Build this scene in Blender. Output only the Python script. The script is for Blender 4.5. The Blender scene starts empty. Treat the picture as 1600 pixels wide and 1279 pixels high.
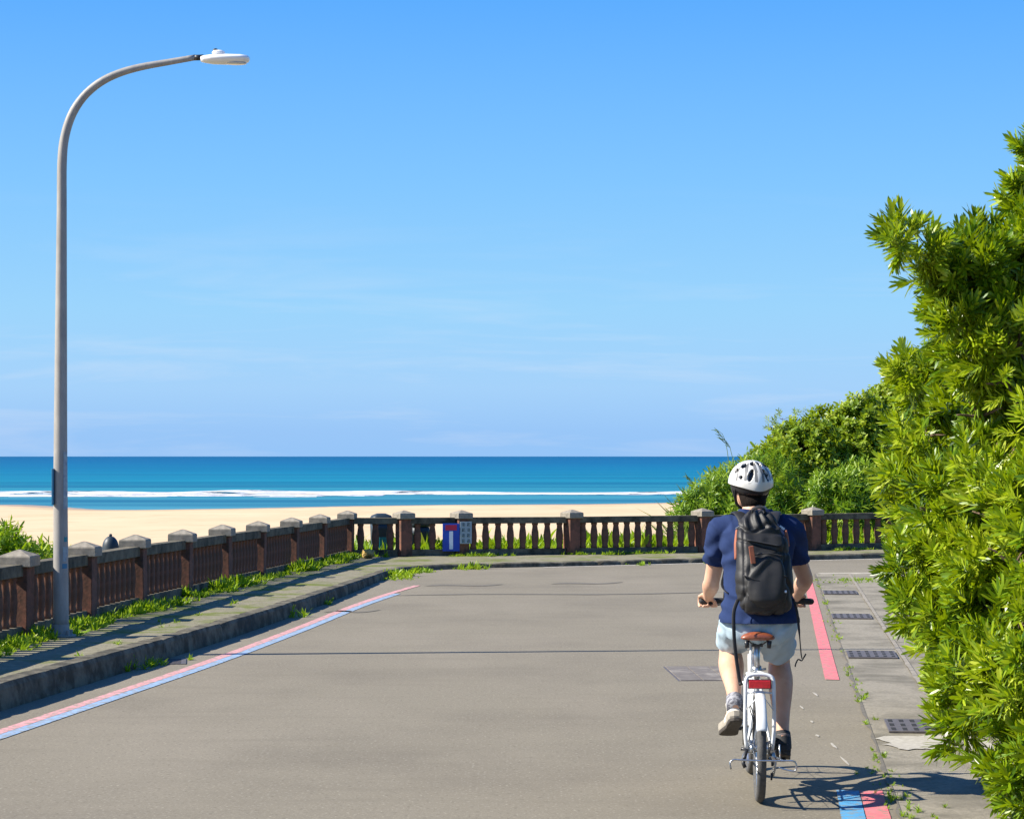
import bpy, bmesh, math, random
import numpy as np
from mathutils import Vector, Matrix, noise

random.seed(7)
RNG = np.random.default_rng(11)
scene = bpy.context.scene
COL = scene.collection
R = math.radians

# ------------------------------------------------------------------ camera
cam_d = bpy.data.cameras.new('camera')
cam_d.sensor_width = 36.0
cam_d.lens = 78.75
cam_d.shift_y = 0.0453
cam_d.clip_end = 60000
cam = bpy.data.objects.new('camera', cam_d)
COL.objects.link(cam)
cam.location = (0, 0, 1.65)
cam.rotation_euler = (R(90), 0, 0)
scene.camera = cam

# ------------------------------------------------------------------ light and sky
SUN_EL = R(38.5)
SUN_AZ = math.atan2(-0.99, -0.10)          # measured from +Y towards +X
scene.view_settings.view_transform = 'Standard'
scene.view_settings.look = 'None'
scene.view_settings.gamma = 1.0
scene.view_settings.exposure = 1.0
sun_d = bpy.data.lights.new('sun', 'SUN')
sun_d.energy = 5.0
sun_d.angle = R(0.53)
sun_d.color = (1.0, 0.94, 0.83)
sun = bpy.data.objects.new('sun', sun_d)
COL.objects.link(sun)
sdir = Vector((math.sin(SUN_AZ) * math.cos(SUN_EL), math.cos(SUN_AZ) * math.cos(SUN_EL), math.sin(SUN_EL)))
sun.rotation_euler = sdir.to_track_quat('Z', 'Y').to_euler()
sun.location = (-30, -5, 30)

world = bpy.data.worlds.new('World')
scene.world = world
world.use_nodes = True
wn, wl = world.node_tree.nodes, world.node_tree.links
wn.clear()
wout = wn.new('ShaderNodeOutputWorld')
wbg = wn.new('ShaderNodeBackground')
wsky = wn.new('ShaderNodeTexSky')
wsky.sky_type = 'NISHITA'
wsky.sun_disc = False
wsky.sun_elevation = SUN_EL
wsky.sun_rotation = SUN_AZ
wsky.altitude = 0
wsky.air_density = 1.0
wsky.dust_density = 0.6
wsky.ozone_density = 2.0
wtc = wn.new('ShaderNodeTexCoord')
wsep = wn.new('ShaderNodeSeparateXYZ')
wl.new(wtc.outputs['Generated'], wsep.inputs[0])
wr = wn.new('ShaderNodeValToRGB')           # colour of the clear summer air by height above the horizon
wmap = wn.new('ShaderNodeMapRange')
wmap.inputs['From Min'].default_value = -0.02
wmap.inputs['From Max'].default_value = 0.48
wl.new(wsep.outputs['Z'], wmap.inputs['Value'])
wl.new(wmap.outputs[0], wr.inputs[0])
SKYRAMP = [(0.0, (0.27, 0.57, 1.03)), (0.062, (0.28, 0.57, 1.02)), (0.10, (0.34, 0.64, 1.03)), (0.17, (0.30, 0.66, 1.03)),
           (0.28, (0.20, 0.57, 1.05)), (0.44, (0.085, 0.42, 1.06)), (1.0, (0.04, 0.20, 0.68))]
cr = wr.color_ramp
while len(cr.elements) > 1:
    cr.elements.remove(cr.elements[-1])
cr.elements[0].position = SKYRAMP[0][0]
cr.elements[0].color = (*SKYRAMP[0][1], 1)
for p_, c_ in SKYRAMP[1:]:
    e_ = cr.elements.new(p_)
    e_.color = (*c_, 1)
# thin wisps of cirrus low over the sea
wm = wn.new('ShaderNodeMapping')
wm.inputs['Scale'].default_value = (2.6, 2.6, 26)
wl.new(wtc.outputs['Generated'], wm.inputs[0])
wns = wn.new('ShaderNodeTexNoise')
wns.inputs['Scale'].default_value = 2.3
wns.inputs['Detail'].default_value = 6
wns.inputs['Roughness'].default_value = 0.6
wns.inputs['Distortion'].default_value = 0.4
wl.new(wm.outputs[0], wns.inputs['Vector'])
wcr = wn.new('ShaderNodeMapRange')
wcr.inputs['From Min'].default_value = 0.50
wcr.inputs['From Max'].default_value = 0.78
wcr.inputs['To Max'].default_value = 0.38
wl.new(wns.outputs['Fac'], wcr.inputs['Value'])
wcm = wn.new('ShaderNodeMix')
wcm.data_type = 'RGBA'
wmk = wn.new('ShaderNodeMapRange')
wmk.inputs['From Min'].default_value = 0.12
wmk.inputs['From Max'].default_value = 0.04
wl.new(wsep.outputs['Z'], wmk.inputs['Value'])
wml = wn.new('ShaderNodeMath'); wml.operation = 'MULTIPLY'
wl.new(wcr.outputs[0], wml.inputs[0]); wl.new(wmk.outputs[0], wml.inputs[1])
wl.new(wml.outputs[0], wcm.inputs['Factor'])
wl.new(wr.outputs[0], wcm.inputs[6])
wcm.inputs[7].default_value = (0.80, 0.86, 1.0, 1)
# nishita radiance, scaled to the range of the ramp, blended with it
wsc = wn.new('ShaderNodeVectorMath')
wsc.operation = 'SCALE'
wsc.inputs['Scale'].default_value = 0.075
wl.new(wsky.outputs[0], wsc.inputs[0])
wsc2 = wn.new('ShaderNodeVectorMath')
wsc2.operation = 'SCALE'
wsc2.inputs['Scale'].default_value = 0.49
wl.new(wcm.outputs[2], wsc2.inputs[0])
wmx = wn.new('ShaderNodeMix')
wmx.data_type = 'RGBA'
wmx.inputs['Factor'].default_value = 0.88
wl.new(wsc.outputs[0], wmx.inputs[6])
wl.new(wsc2.outputs[0], wmx.inputs[7])
wl.new(wmx.outputs[2], wbg.inputs['Color'])
wbg.inputs['Strength'].default_value = 1.0
wl.new(wbg.outputs[0], wout.inputs[0])

# ------------------------------------------------------------------ helpers
def tag(o, label=None, cat=None, group=None, kind=None):
    if label: o['label'] = label
    if cat: o['category'] = cat
    if group: o['group'] = group
    if kind: o['kind'] = kind
    return o

def link(o, parent=None):
    COL.objects.link(o)
    if parent is not None:
        o.parent = parent
    return o

def empty(name, loc=(0, 0, 0), rz=0, parent=None):
    o = bpy.data.objects.new(name, None)
    o.empty_display_size = 0.1
    o.location = loc
    o.rotation_euler = (0, 0, rz)
    return link(o, parent)

def mesh_obj(name, V, F, mats, parent=None, smooth=False, mi=None, loc=None):
    me = bpy.data.meshes.new(name)
    me.from_pydata([tuple(v) for v in V], [], [tuple(f) for f in F])
    for m in (mats if isinstance(mats, (list, tuple)) else [mats]):
        me.materials.append(m)
    if mi is not None:
        me.polygons.foreach_set('material_index', mi)
    if smooth:
        me.polygons.foreach_set('use_smooth', [True] * len(me.polygons))
    me.update()
    o = bpy.data.objects.new(name, me)
    if loc is not None:
        o.location = loc
    return link(o, parent)

def tri_obj(name, V, T, mats, parent=None, loc=None):
    V = np.ascontiguousarray(V, dtype=np.float32)
    T = np.ascontiguousarray(T, dtype=np.int32)
    me = bpy.data.meshes.new(name)
    me.vertices.add(len(V))
    me.vertices.foreach_set('co', V.ravel())
    me.loops.add(T.size)
    me.loops.foreach_set('vertex_index', T.ravel())
    me.polygons.add(len(T))
    me.polygons.foreach_set('loop_start', np.arange(0, T.size, 3, dtype=np.int32))
    me.update(calc_edges=True)
    for m in (mats if isinstance(mats, (list, tuple)) else [mats]):
        me.materials.append(m)
    o = bpy.data.objects.new(name, me)
    if loc is not None:
        o.location = loc
    return link(o, parent)

class MB:
    """collects closed shapes into one mesh"""
    def __init__(s):
        s.V, s.F, s.M = [], [], []
    def add(s, V, F, m=0):
        n = len(s.V)
        s.V += [Vector(v) for v in V]
        s.F += [tuple(i + n for i in f) for f in F]
        s.M += [m] * len(F)
        return s
    def box(s, c, size, rot=None, m=0, taper=1.0, bev=0.0):
        x, y, z = [k / 2 for k in size]
        if bev <= 0:
            V = [Vector((sx * x * (taper if sz > 0 else 1), sy * y * (taper if sz > 0 else 1), sz * z))
                 for sz in (-1, 1) for sy in (-1, 1) for sx in (-1, 1)]
            F = [(0, 2, 3, 1), (4, 5, 7, 6), (0, 1, 5, 4), (2, 6, 7, 3), (0, 4, 6, 2), (1, 3, 7, 5)]
        else:
            bm = bmesh.new()
            bmesh.ops.create_cube(bm, size=1)
            for v in bm.verts:
                t = taper if v.co.z > 0 else 1
                v.co = Vector((v.co.x * 2 * x * t, v.co.y * 2 * y * t, v.co.z * 2 * z))
            bmesh.ops.bevel(bm, geom=bm.edges[:], offset=bev, segments=2, affect='EDGES', profile=0.6)
            bm.verts.index_update()
            V = [v.co.copy() for v in bm.verts]
            F = [tuple(v.index for v in f.verts) for f in bm.faces]
            bm.free()
        if rot is not None:
            V = [rot @ v for v in V]
        return s.add([v + Vector(c) for v in V], F, m)
    def tube(s, pts, rad, n=10, up=(0, 0, 1), sub=1, cap=True, m=0, round_caps=False):
        V, F = loft(pts, rad, n, up, sub, cap, round_caps)
        return s.add(V, F, m)
    def build(s, name, mats, parent=None, smooth=False, loc=None):
        return mesh_obj(name, s.V, s.F, mats, parent, smooth, s.M, loc)

def catmull(P, sub):
    if sub <= 1 or len(P) < 3:
        return P
    Q = [2 * P[0] - P[1]] + P + [2 * P[-1] - P[-2]]
    out = []
    for i in range(1, len(Q) - 2):
        for k in range(sub):
            t = k / sub
            a, b, c, d = Q[i - 1], Q[i], Q[i + 1], Q[i + 2]
            out.append(0.5 * ((2 * b) + (c - a) * t + (2 * a - 5 * b + 4 * c - d) * t * t + (3 * b - a - 3 * c + d) * t ** 3))
    out.append(P[-1].copy())
    return out

def loft(pts, rad, n=10, up=(0, 0, 1), sub=1, cap=True, round_caps=False, closed=False):
    P = [Vector(p) for p in pts]
    if not isinstance(rad, list):
        rad = [rad] * len(P)
    Rr = [Vector((r[0], r[1])) if isinstance(r, (list, tuple)) else Vector((r, r)) for r in rad]
    if sub > 1:
        P = catmull(P, sub)
        Rr = [Vector((max(v.x, 1e-4), max(v.y, 1e-4))) for v in catmull(Rr, sub)]
    up = Vector(up).normalized()
    V, F = [], []
    N = len(P)
    if round_caps:
        t0 = (P[1] - P[0]).normalized(); t1 = (P[-1] - P[-2]).normalized()
        pre, prer, post, postr = [], [], [], []
        for a in (80, 50, 25):
            k = min(Rr[0])
            pre.append(P[0] - t0 * k * math.sin(R(a))); prer.append(Rr[0] * math.cos(R(a)))
        for a in (25, 50, 80):
            k = min(Rr[-1])
            post.append(P[-1] + t1 * k * math.sin(R(a))); postr.append(Rr[-1] * math.cos(R(a)))
        P = pre + P + post; Rr = prer + Rr + postr
        N = len(P)
    prev = None
    for i in range(N):
        if closed:
            t = P[(i + 1) % N] - P[i - 1]
        else:
            t = P[min(i + 1, N - 1)] - P[max(i - 1, 0)]
        t = t.normalized() if t.length > 1e-9 else Vector((0, 0, 1))
        if prev is None:
            u = up if abs(up.dot(t)) < 0.98 else Vector((1, 0, 0)) if abs(t.x) < 0.9 else Vector((0, 1, 0))
            side = t.cross(u).normalized()
        else:
            side = (prev - t * prev.dot(t))
            side = side.normalized() if side.length > 1e-6 else prev
        prev = side
        nn = side.cross(t).normalized()
        for k in range(n):
            a = 2 * math.pi * k / n
            V.append(P[i] + side * (math.cos(a) * Rr[i].x) + nn * (math.sin(a) * Rr[i].y))
    M = N if closed else N - 1
    for i in range(M):
        j = (i + 1) % N
        for k in range(n):
            l = (k + 1) % n
            F.append((i * n + k, i * n + l, j * n + l, j * n + k))
    if cap and not closed:
        F.append(tuple(range(n - 1, -1, -1)))
        F.append(tuple((N - 1) * n + k for k in range(n)))
    return V, F

def ring_loft(rings, n=24, cap=True, pw=2.0):
    """rings: (cx, cy, cz, rx, ry) horizontal super-ellipses"""
    V, F = [], []
    for (cx, cy, cz, rx, ry) in rings:
        for k in range(n):
            a = 2 * math.pi * k / n
            ca, sa = math.cos(a), math.sin(a)
            V.append(Vector((cx + rx * math.copysign(abs(ca) ** (2 / pw), ca), cy + ry * math.copysign(abs(sa) ** (2 / pw), sa), cz)))
    N = len(rings)
    for i in range(N - 1):
        for k in range(n):
            l = (k + 1) % n
            F.append((i * n + k, i * n + l, (i + 1) * n + l, (i + 1) * n + k))
    if cap:
        F.append(tuple(range(n - 1, -1, -1)))
        F.append(tuple((N - 1) * n + k for k in range(n)))
    return V, F

def interp_rings(rings, sub):
    P = [Vector(r[:3]) for r in rings]
    Q = [Vector(r[3:5]) for r in rings]
    P, Q = catmull(P, sub), catmull(Q, sub)
    return [(p.x, p.y, p.z, max(q.x, 0.004), max(q.y, 0.004)) for p, q in zip(P, Q)]

def ellipsoid(c, r, nu=20, nv=12, rot=None):
    V, F = [], []
    c = Vector(c)
    V.append(Vector((0, 0, -r[2])))
    for i in range(1, nv):
        p = math.pi * i / nv - math.pi / 2
        for k in range(nu):
            a = 2 * math.pi * k / nu
            V.append(Vector((r[0] * math.cos(p) * math.cos(a), r[1] * math.cos(p) * math.sin(a), r[2] * math.sin(p))))
    V.append(Vector((0, 0, r[2])))
    for k in range(nu):
        F.append((0, 1 + (k + 1) % nu, 1 + k))
    for i in range(nv - 2):
        for k in range(nu):
            l = (k + 1) % nu
            F.append((1 + i * nu + k, 1 + i * nu + l, 1 + (i + 1) * nu + l, 1 + (i + 1) * nu + k))
    b = 1 + (nv - 2) * nu
    for k in range(nu):
        F.append((b + k, b + (k + 1) % nu, len(V) - 1))
    if rot is not None:
        V = [rot @ v for v in V]
    return [v + c for v in V], F

def fused(name, mb, voxel, smooth_it, mats, parent=None, cut=None, wrinkle=None, solid=0.0, decim=None):
    """fuse closed pieces into one continuous surface"""
    tmp = mesh_obj('tmp_fuse', mb.V, mb.F, mats, None, True)
    md = tmp.modifiers.new('r', 'REMESH'); md.mode = 'VOXEL'; md.voxel_size = voxel; md.use_smooth_shade = True
    sm = tmp.modifiers.new('s', 'SMOOTH'); sm.factor = 0.5; sm.iterations = smooth_it
    dg = bpy.context.evaluated_depsgraph_get()
    me = bpy.data.meshes.new_from_object(tmp.evaluated_get(dg))
    bpy.data.objects.remove(tmp)
    me.name = name
    bm = bmesh.new(); bm.from_mesh(me)
    for (pc, pn, reg) in (cut or []):
        vs = {v for v in bm.verts if reg(v.co)}
        g = list(vs) + [e for e in bm.edges if e.verts[0] in vs and e.verts[1] in vs] + [f for f in bm.faces if all(v in vs for v in f.verts)]
        bmesh.ops.bisect_plane(bm, geom=g, plane_co=pc, plane_no=pn, clear_outer=True, dist=1e-5)
    bm.normal_update()
    if wrinkle is not None:
        for v in bm.verts:
            v.co += v.normal * wrinkle(v.co)
    if solid > 0:
        bmesh.ops.solidify(bm, geom=bm.faces[:], thickness=solid)
    bm.to_mesh(me); bm.free()
    me.materials.clear()
    for m in (mats if isinstance(mats, (list, tuple)) else [mats]):
        me.materials.append(m)
    me.polygons.foreach_set('use_smooth', [True] * len(me.polygons))
    o = bpy.data.objects.new(name, me)
    return link(o, parent)

# ------------------------------------------------------------------ materials
def mat(name, c1, c2=None, scale=8.0, detail=5.0, rough=0.7, bump=0.0, bscale=None, metal=0.0, spec=0.5,
        c3=None, s3=1.0, f3=(0.5, 0.7), coords='Object', stretch=None, contrast=(0.35, 0.65), coat=0.0, bdist=0.01, r2=None):
    m = bpy.data.materials.new(name)
    m.use_nodes = True
    n, l = m.node_tree.nodes, m.node_tree.links
    b = n['Principled BSDF']
    b.inputs['Roughness'].default_value = rough
    b.inputs['Metallic'].default_value = metal
    b.inputs['Specular IOR Level'].default_value = spec
    b.inputs['Coat Weight'].default_value = coat
    tc = n.new('ShaderNodeTexCoord')
    src = tc.outputs[coords]
    if stretch is not None:
        mp = n.new('ShaderNodeMapping'); mp.inputs['Scale'].default_value = stretch
        l.new(src, mp.inputs[0]); src = mp.outputs[0]
    if c2 is None:
        b.inputs['Base Color'].default_value = (*c1, 1)
    else:
        ns = n.new('ShaderNodeTexNoise'); ns.inputs['Scale'].default_value = scale; ns.inputs['Detail'].default_value = detail
        ns.inputs['Roughness'].default_value = 0.62
        l.new(src, ns.inputs['Vector'])
        mr = n.new('ShaderNodeMapRange'); mr.inputs['From Min'].default_value = contrast[0]; mr.inputs['From Max'].default_value = contrast[1]
        l.new(ns.outputs['Fac'], mr.inputs['Value'])
        mx = n.new('ShaderNodeMix'); mx.data_type = 'RGBA'
        mx.inputs[6].default_value = (*c1, 1); mx.inputs[7].default_value = (*c2, 1)
        l.new(mr.outputs[0], mx.inputs['Factor'])
        out = mx.outputs[2]
        if r2 is not None:
            m2 = n.new('ShaderNodeMapRange'); m2.inputs['To Min'].default_value = rough; m2.inputs['To Max'].default_value = r2
            l.new(mr.outputs[0], m2.inputs['Value']); l.new(m2.outputs[0], b.inputs['Roughness'])
        if c3 is not None:
            n3 = n.new('ShaderNodeTexNoise'); n3.inputs['Scale'].default_value = s3; n3.inputs['Detail'].default_value = 8
            n3.inputs['Roughness'].default_value = 0.65
            l.new(src, n3.inputs['Vector'])
            m3 = n.new('ShaderNodeMapRange'); m3.inputs['From Min'].default_value = f3[0]; m3.inputs['From Max'].default_value = f3[1]
            l.new(n3.outputs['Fac'], m3.inputs['Value'])
            x3 = n.new('ShaderNodeMix'); x3.data_type = 'RGBA'
            l.new(m3.outputs[0], x3.inputs['Factor']); l.new(out, x3.inputs[6]); x3.inputs[7].default_value = (*c3, 1)
            out = x3.outputs[2]
        l.new(out, b.inputs['Base Color'])
    if bump > 0:
        nb = n.new('ShaderNodeTexNoise'); nb.inputs['Scale'].default_value = bscale or scale; nb.inputs['Detail'].default_value = 6
        l.new(src, nb.inputs['Vector'])
        bp = n.new('ShaderNodeBump'); bp.inputs['Strength'].default_value = bump; bp.inputs['Distance'].default_value = bdist
        l.new(nb.outputs['Fac'], bp.inputs['Height']); l.new(bp.outputs[0], b.inputs['Normal'])
    return m

def leaf_mat(name, cols, rough=0.45, trans=0.35, tcol=(0.35, 0.55, 0.03), spec=0.4):
    m = bpy.data.materials.new(name)
    m.use_nodes = True
    n, l = m.node_tree.nodes, m.node_tree.links
    b = n['Principled BSDF']; out = n['Material Output']
    b.inputs['Roughness'].default_value = rough
    b.inputs['Specular IOR Level'].default_value = spec
    g = n.new('ShaderNodeNewGeometry')
    tc = n.new('ShaderNodeTexCoord')
    ns = n.new('ShaderNodeTexNoise'); ns.inputs['Scale'].default_value = 1.9; ns.inputs['Detail'].default_value = 3
    l.new(tc.outputs['Object'], ns.inputs['Vector'])
    ad = n.new('ShaderNodeMath'); ad.operation = 'MULTIPLY_ADD'
    l.new(g.outputs['Random Per Island'], ad.inputs[0]); ad.inputs[1].default_value = 0.55
    m0 = n.new('ShaderNodeMapRange'); m0.inputs['From Min'].default_value = 0.35; m0.inputs['From Max'].default_value = 0.65
    m0.inputs['To Max'].default_value = 0.45
    l.new(ns.outputs['Fac'], m0.inputs['Value']); l.new(m0.outputs[0], ad.inputs[2])
    r = n.new('ShaderNodeValToRGB')
    e = r.color_ramp.elements
    e[0].position = 0.0; e[0].color = (*cols[0], 1)
    e[1].position = 1.0; e[1].color = (*cols[-1], 1)
    for i, c in enumerate(cols[1:-1]):
        x = e.new((i + 1) / (len(cols) - 1)); x.color = (*c, 1)
    l.new(ad.outputs[0], r.inputs[0]); l.new(r.outputs[0], b.inputs['Base Color'])
    t = n.new('ShaderNodeBsdfTranslucent')
    tm = n.new('ShaderNodeMix'); tm.data_type = 'RGBA'; tm.inputs['Factor'].default_value = 0.5
    l.new(r.outputs[0], tm.inputs[6]); tm.inputs[7].default_value = (*tcol, 1)
    l.new(tm.outputs[2], t.inputs['Color'])
    mx = n.new('ShaderNodeMixShader'); mx.inputs[0].default_value = trans
    l.new(b.outputs[0], mx.inputs[1]); l.new(t.outputs[0], mx.inputs[2]); l.new(mx.outputs[0], out.inputs['Surface'])
    return m

M = {}
# asphalt: pale worn, fine aggregate, faint long stains, hairline cracks
def asphalt():
    m = mat('asphalt', (0.160, 0.139, 0.101), (0.235, 0.206, 0.151), scale=420, detail=3, rough=0.92, bump=0.35, bscale=260, bdist=0.004, spec=0.25,
            c3=(0.158, 0.137, 0.101), s3=0.55, f3=(0.46, 0.72), contrast=(0.3, 0.7))
    n, l = m.node_tree.nodes, m.node_tree.links
    b = n['Principled BSDF']
    src = b.inputs['Base Color'].links[0].from_socket
    tc = n.new('ShaderNodeTexCoord')
    def layer(scale, stretch, lo, hi, col, amt, src, detail=5):
        mp = n.new('ShaderNodeMapping'); mp.inputs['Scale'].default_value = stretch
        l.new(tc.outputs['Object'], mp.inputs[0])
        ns = n.new('ShaderNodeTexNoise'); ns.inputs['Scale'].default_value = scale; ns.inputs['Detail'].default_value = detail
        l.new(mp.outputs[0], ns.inputs['Vector'])
        mr = n.new('ShaderNodeMapRange'); mr.inputs['From Min'].default_value = lo; mr.inputs['From Max'].default_value = hi
        mr.inputs['To Max'].default_value = amt
        l.new(ns.outputs['Fac'], mr.inputs['Value'])
        x = n.new('ShaderNodeMix'); x.data_type = 'RGBA'
        l.new(mr.outputs[0], x.inputs['Factor']); l.new(src, x.inputs[6]); x.inputs[7].default_value = (*col, 1)
        return x.outputs[2]
    src = layer(1.2, (0.5, 0.16, 1), 0.48, 0.72, (0.250, 0.217, 0.164), 0.5, src)
    src = layer(60, (1, 1, 1), 0.58, 0.72, (0.380, 0.343, 0.267), 0.75, src, 2)
    src = layer(34, (1, 1, 1), 0.60, 0.72, (0.085, 0.073, 0.055), 0.6, src, 2)
    src = layer(120, (1, 1, 1), 0.52, 0.70, (0.100, 0.086, 0.063), 0.55, src, 2)
    src = layer(3.1, (0.25, 1.4, 1), 0.52, 0.72, (0.150, 0.129, 0.094), 0.3, src)
    l.new(src, b.inputs['Base Color'])
    return m
M['asphalt'] = asphalt()
M['gutter'] = mat('gutter_concrete', (0.20, 0.178, 0.135), (0.28, 0.25, 0.195), scale=40, rough=0.95, bump=0.5, bscale=90, bdist=0.006, spec=0.2,
                  c3=(0.13, 0.117, 0.088), s3=1.6, f3=(0.46, 0.66))
M['pave'] = mat('pavement_concrete', (0.24, 0.215, 0.15), (0.165, 0.15, 0.10), scale=14, rough=0.95, bump=0.6, bscale=50, bdist=0.012, spec=0.2,
                c3=(0.12, 0.14, 0.03), s3=1.6, f3=(0.48, 0.62))
M['kerb'] = mat('kerb_concrete', (0.065, 0.057, 0.040), (0.17, 0.152, 0.110), scale=6, rough=0.95, bump=0.6, bscale=40, bdist=0.012, spec=0.2,
                c3=(0.05, 0.05, 0.042), s3=2.2, f3=(0.48, 0.70), contrast=(0.4, 0.6))
M['cap'] = mat('cap_concrete', (0.22, 0.195, 0.155), (0.31, 0.275, 0.22), scale=22, rough=0.95, bump=0.4, bscale=70, bdist=0.004, spec=0.2,
               c3=(0.13, 0.12, 0.10), s3=5, f3=(0.50, 0.74))
M['rail'] = mat('rail_concrete', (0.105, 0.090, 0.062), (0.18, 0.155, 0.108), scale=9, rough=0.95, bump=0.4, bscale=60, bdist=0.004, spec=0.2,
                c3=(0.035, 0.035, 0.026), s3=3, f3=(0.46, 0.66))
M['post'] = mat('red_brown_concrete', (0.235, 0.100, 0.066), (0.15, 0.075, 0.052), scale=7, rough=0.92, bump=0.5, bscale=40, bdist=0.004, spec=0.2,
                c3=(0.045, 0.038, 0.03), s3=4.5, f3=(0.46, 0.66))
M['baluster'] = mat('baluster_concrete', (0.20, 0.092, 0.060), (0.12, 0.063, 0.044), scale=9, rough=0.92, bump=0.4, bscale=60, bdist=0.003, spec=0.2,
                    c3=(0.06, 0.05, 0.035), s3=6, f3=(0.5, 0.7))
M['palepink'] = mat('pale_red_paint', (0.58, 0.24, 0.25), (0.64, 0.32, 0.32), scale=14, rough=0.8, spec=0.3, c3=(0.27, 0.22, 0.18), s3=20, f3=(0.44, 0.60))
M['pink'] = mat('faded_red_paint', (0.60, 0.12, 0.14), (0.66, 0.18, 0.19), scale=14, rough=0.8, spec=0.3, c3=(0.26, 0.19, 0.15), s3=20, f3=(0.47, 0.62), bump=0.2, bscale=150, bdist=0.003)
M['blue'] = mat('faded_blue_paint', (0.20, 0.32, 0.50), (0.26, 0.38, 0.54), scale=14, rough=0.8, spec=0.3, c3=(0.22, 0.23, 0.22), s3=20, f3=(0.44, 0.60), bump=0.2, bscale=150, bdist=0.003)
M['blue2'] = mat('blue_paint', (0.06, 0.25, 0.46), (0.08, 0.30, 0.50), scale=14, rough=0.8, spec=0.3, c3=(0.19, 0.21, 0.20), s3=20, f3=(0.47, 0.62), bump=0.2, bscale=150, bdist=0.003)
M['whitepaint'] = mat('worn_white_paint', (0.62, 0.58, 0.50), (0.36, 0.33, 0.28), scale=20, rough=0.85, spec=0.3)
M['shadow_crack'] = mat('painted_shadow_streak', (0.10, 0.088, 0.068), (0.15, 0.132, 0.10), scale=30, rough=0.9)  # dark tone for painted cast-shadow streaks; the gutter crack shares it
M['dirt'] = mat('dirt', (0.16, 0.125, 0.08), (0.09, 0.10, 0.035), scale=3, rough=1.0, bump=0.6, bscale=20, bdist=0.03)
M['sand'] = mat('sand', (0.60, 0.455, 0.29), (0.53, 0.39, 0.24), scale=0.10, rough=1.0, spec=0.1, c3=(0.40, 0.28, 0.16), s3=0.30, f3=(0.56, 0.80), stretch=(1, 0.4, 1))
M['sandwet'] = mat('wet_sand', (0.30, 0.20, 0.12), (0.42, 0.30, 0.19), scale=0.2, rough=0.5, spec=0.4)
M['iron'] = mat('cast_iron', (0.10, 0.085, 0.078), (0.15, 0.13, 0.12), scale=40, rough=0.6, metal=0.3, bump=0.2)
M['hole'] = mat('dark_slot', (0.012, 0.011, 0.010), rough=0.9)
M['galv'] = mat('galvanised_steel', (0.33, 0.31, 0.28), (0.25, 0.235, 0.215), scale=16, rough=0.6, metal=0.05, spec=0.5, c3=(0.19, 0.17, 0.15), s3=3.0, f3=(0.56, 0.8), stretch=(1, 1, 0.3))
M['lampwhite'] = mat('lamp_white_enamel', (0.78, 0.79, 0.80), rough=0.35, coat=0.2)
M['glass'] = mat('lamp_lens', (0.55, 0.57, 0.60), rough=0.15)
M['black'] = mat('black_rubber', (0.018, 0.018, 0.019), (0.03, 0.03, 0.032), scale=60, rough=0.75, bump=0.2, bscale=200, bdist=0.002)
M['blackplastic'] = mat('black_plastic', (0.015, 0.015, 0.017), rough=0.4)
M['tyre'] = mat('tyre_rubber', (0.055, 0.055, 0.053), (0.095, 0.09, 0.085), scale=30, rough=0.85, bump=0.5, bscale=180, bdist=0.003)
M['whitemetal'] = mat('white_bike_paint', (0.74, 0.75, 0.75), (0.64, 0.65, 0.64), scale=12, rough=0.3, coat=0.4)
M['chrome'] = mat('steel', (0.55, 0.56, 0.57), (0.40, 0.41, 0.42), scale=40, rough=0.28, metal=0.9)
M['leather'] = mat('brown_saddle_leather', (0.30, 0.085, 0.035), (0.22, 0.055, 0.022), scale=14, rough=0.38, spec=0.5, coat=0.3, bump=0.1, bscale=90)
M['red'] = mat('red_reflector', (0.62, 0.012, 0.02), (0.45, 0.008, 0.015), scale=90, rough=0.2, coat=0.5)
M['amber'] = mat('amber_patch', (0.55, 0.30, 0.05), (0.30, 0.16, 0.04), scale=30, rough=0.5)
M['skin'] = mat('skin', (0.56, 0.315, 0.205), (0.62, 0.37, 0.255), scale=12, rough=0.5, spec=0.4, bump=0.06, bscale=140, bdist=0.003, c3=(0.46, 0.21, 0.13), s3=7, f3=(0.55, 0.78))
M['skin'].node_tree.nodes['Principled BSDF'].inputs['Subsurface Weight'].default_value = 0.08
M['skin'].node_tree.nodes['Principled BSDF'].inputs['Subsurface Radius'].default_value = (0.02, 0.008, 0.004)
M['hair'] = mat('dark_hair', (0.006, 0.004, 0.003), (0.016, 0.009, 0.006), scale=60, rough=0.8, spec=.15, stretch=(6, 6, 0.6), bump=0.7, bscale=50, bdist=0.006)
M['shirt'] = mat('navy_cotton', (0.016, 0.030, 0.088), (0.023, 0.040, 0.110), scale=9, rough=0.92, spec=0.15, bump=0.25, bscale=320, bdist=0.002)
M['shorts'] = mat('pale_blue_cotton', (0.36, 0.47, 0.55), (0.42, 0.53, 0.60), scale=7, rough=0.9, spec=0.15, bump=0.25, bscale=300, bdist=0.002)
M['pack'] = mat('charcoal_nylon', (0.011, 0.011, 0.011), (0.024, 0.0225, 0.022), scale=6, rough=0.55, spec=0.4, bump=0.3, bscale=240, bdist=0.002)
M['packdark'] = mat('black_webbing', (0.012, 0.012, 0.014), (0.02, 0.02, 0.022), scale=50, rough=0.75)
M['orange'] = mat('burnt_orange_trim', (0.34, 0.105, 0.05), (0.24, 0.075, 0.04), scale=20, rough=0.7)
M['helmet'] = mat('helmet_white', (0.66, 0.65, 0.61), (0.56, 0.55, 0.52), scale=9, rough=0.28, coat=0.4)
M['helmetgrey'] = mat('helmet_grey', (0.17, 0.17, 0.165), rough=0.4)
M['shoe'] = mat('white_canvas', (0.74, 0.70, 0.62), (0.64, 0.59, 0.50), scale=20, rough=0.85, bump=0.2, bscale=160)
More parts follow.
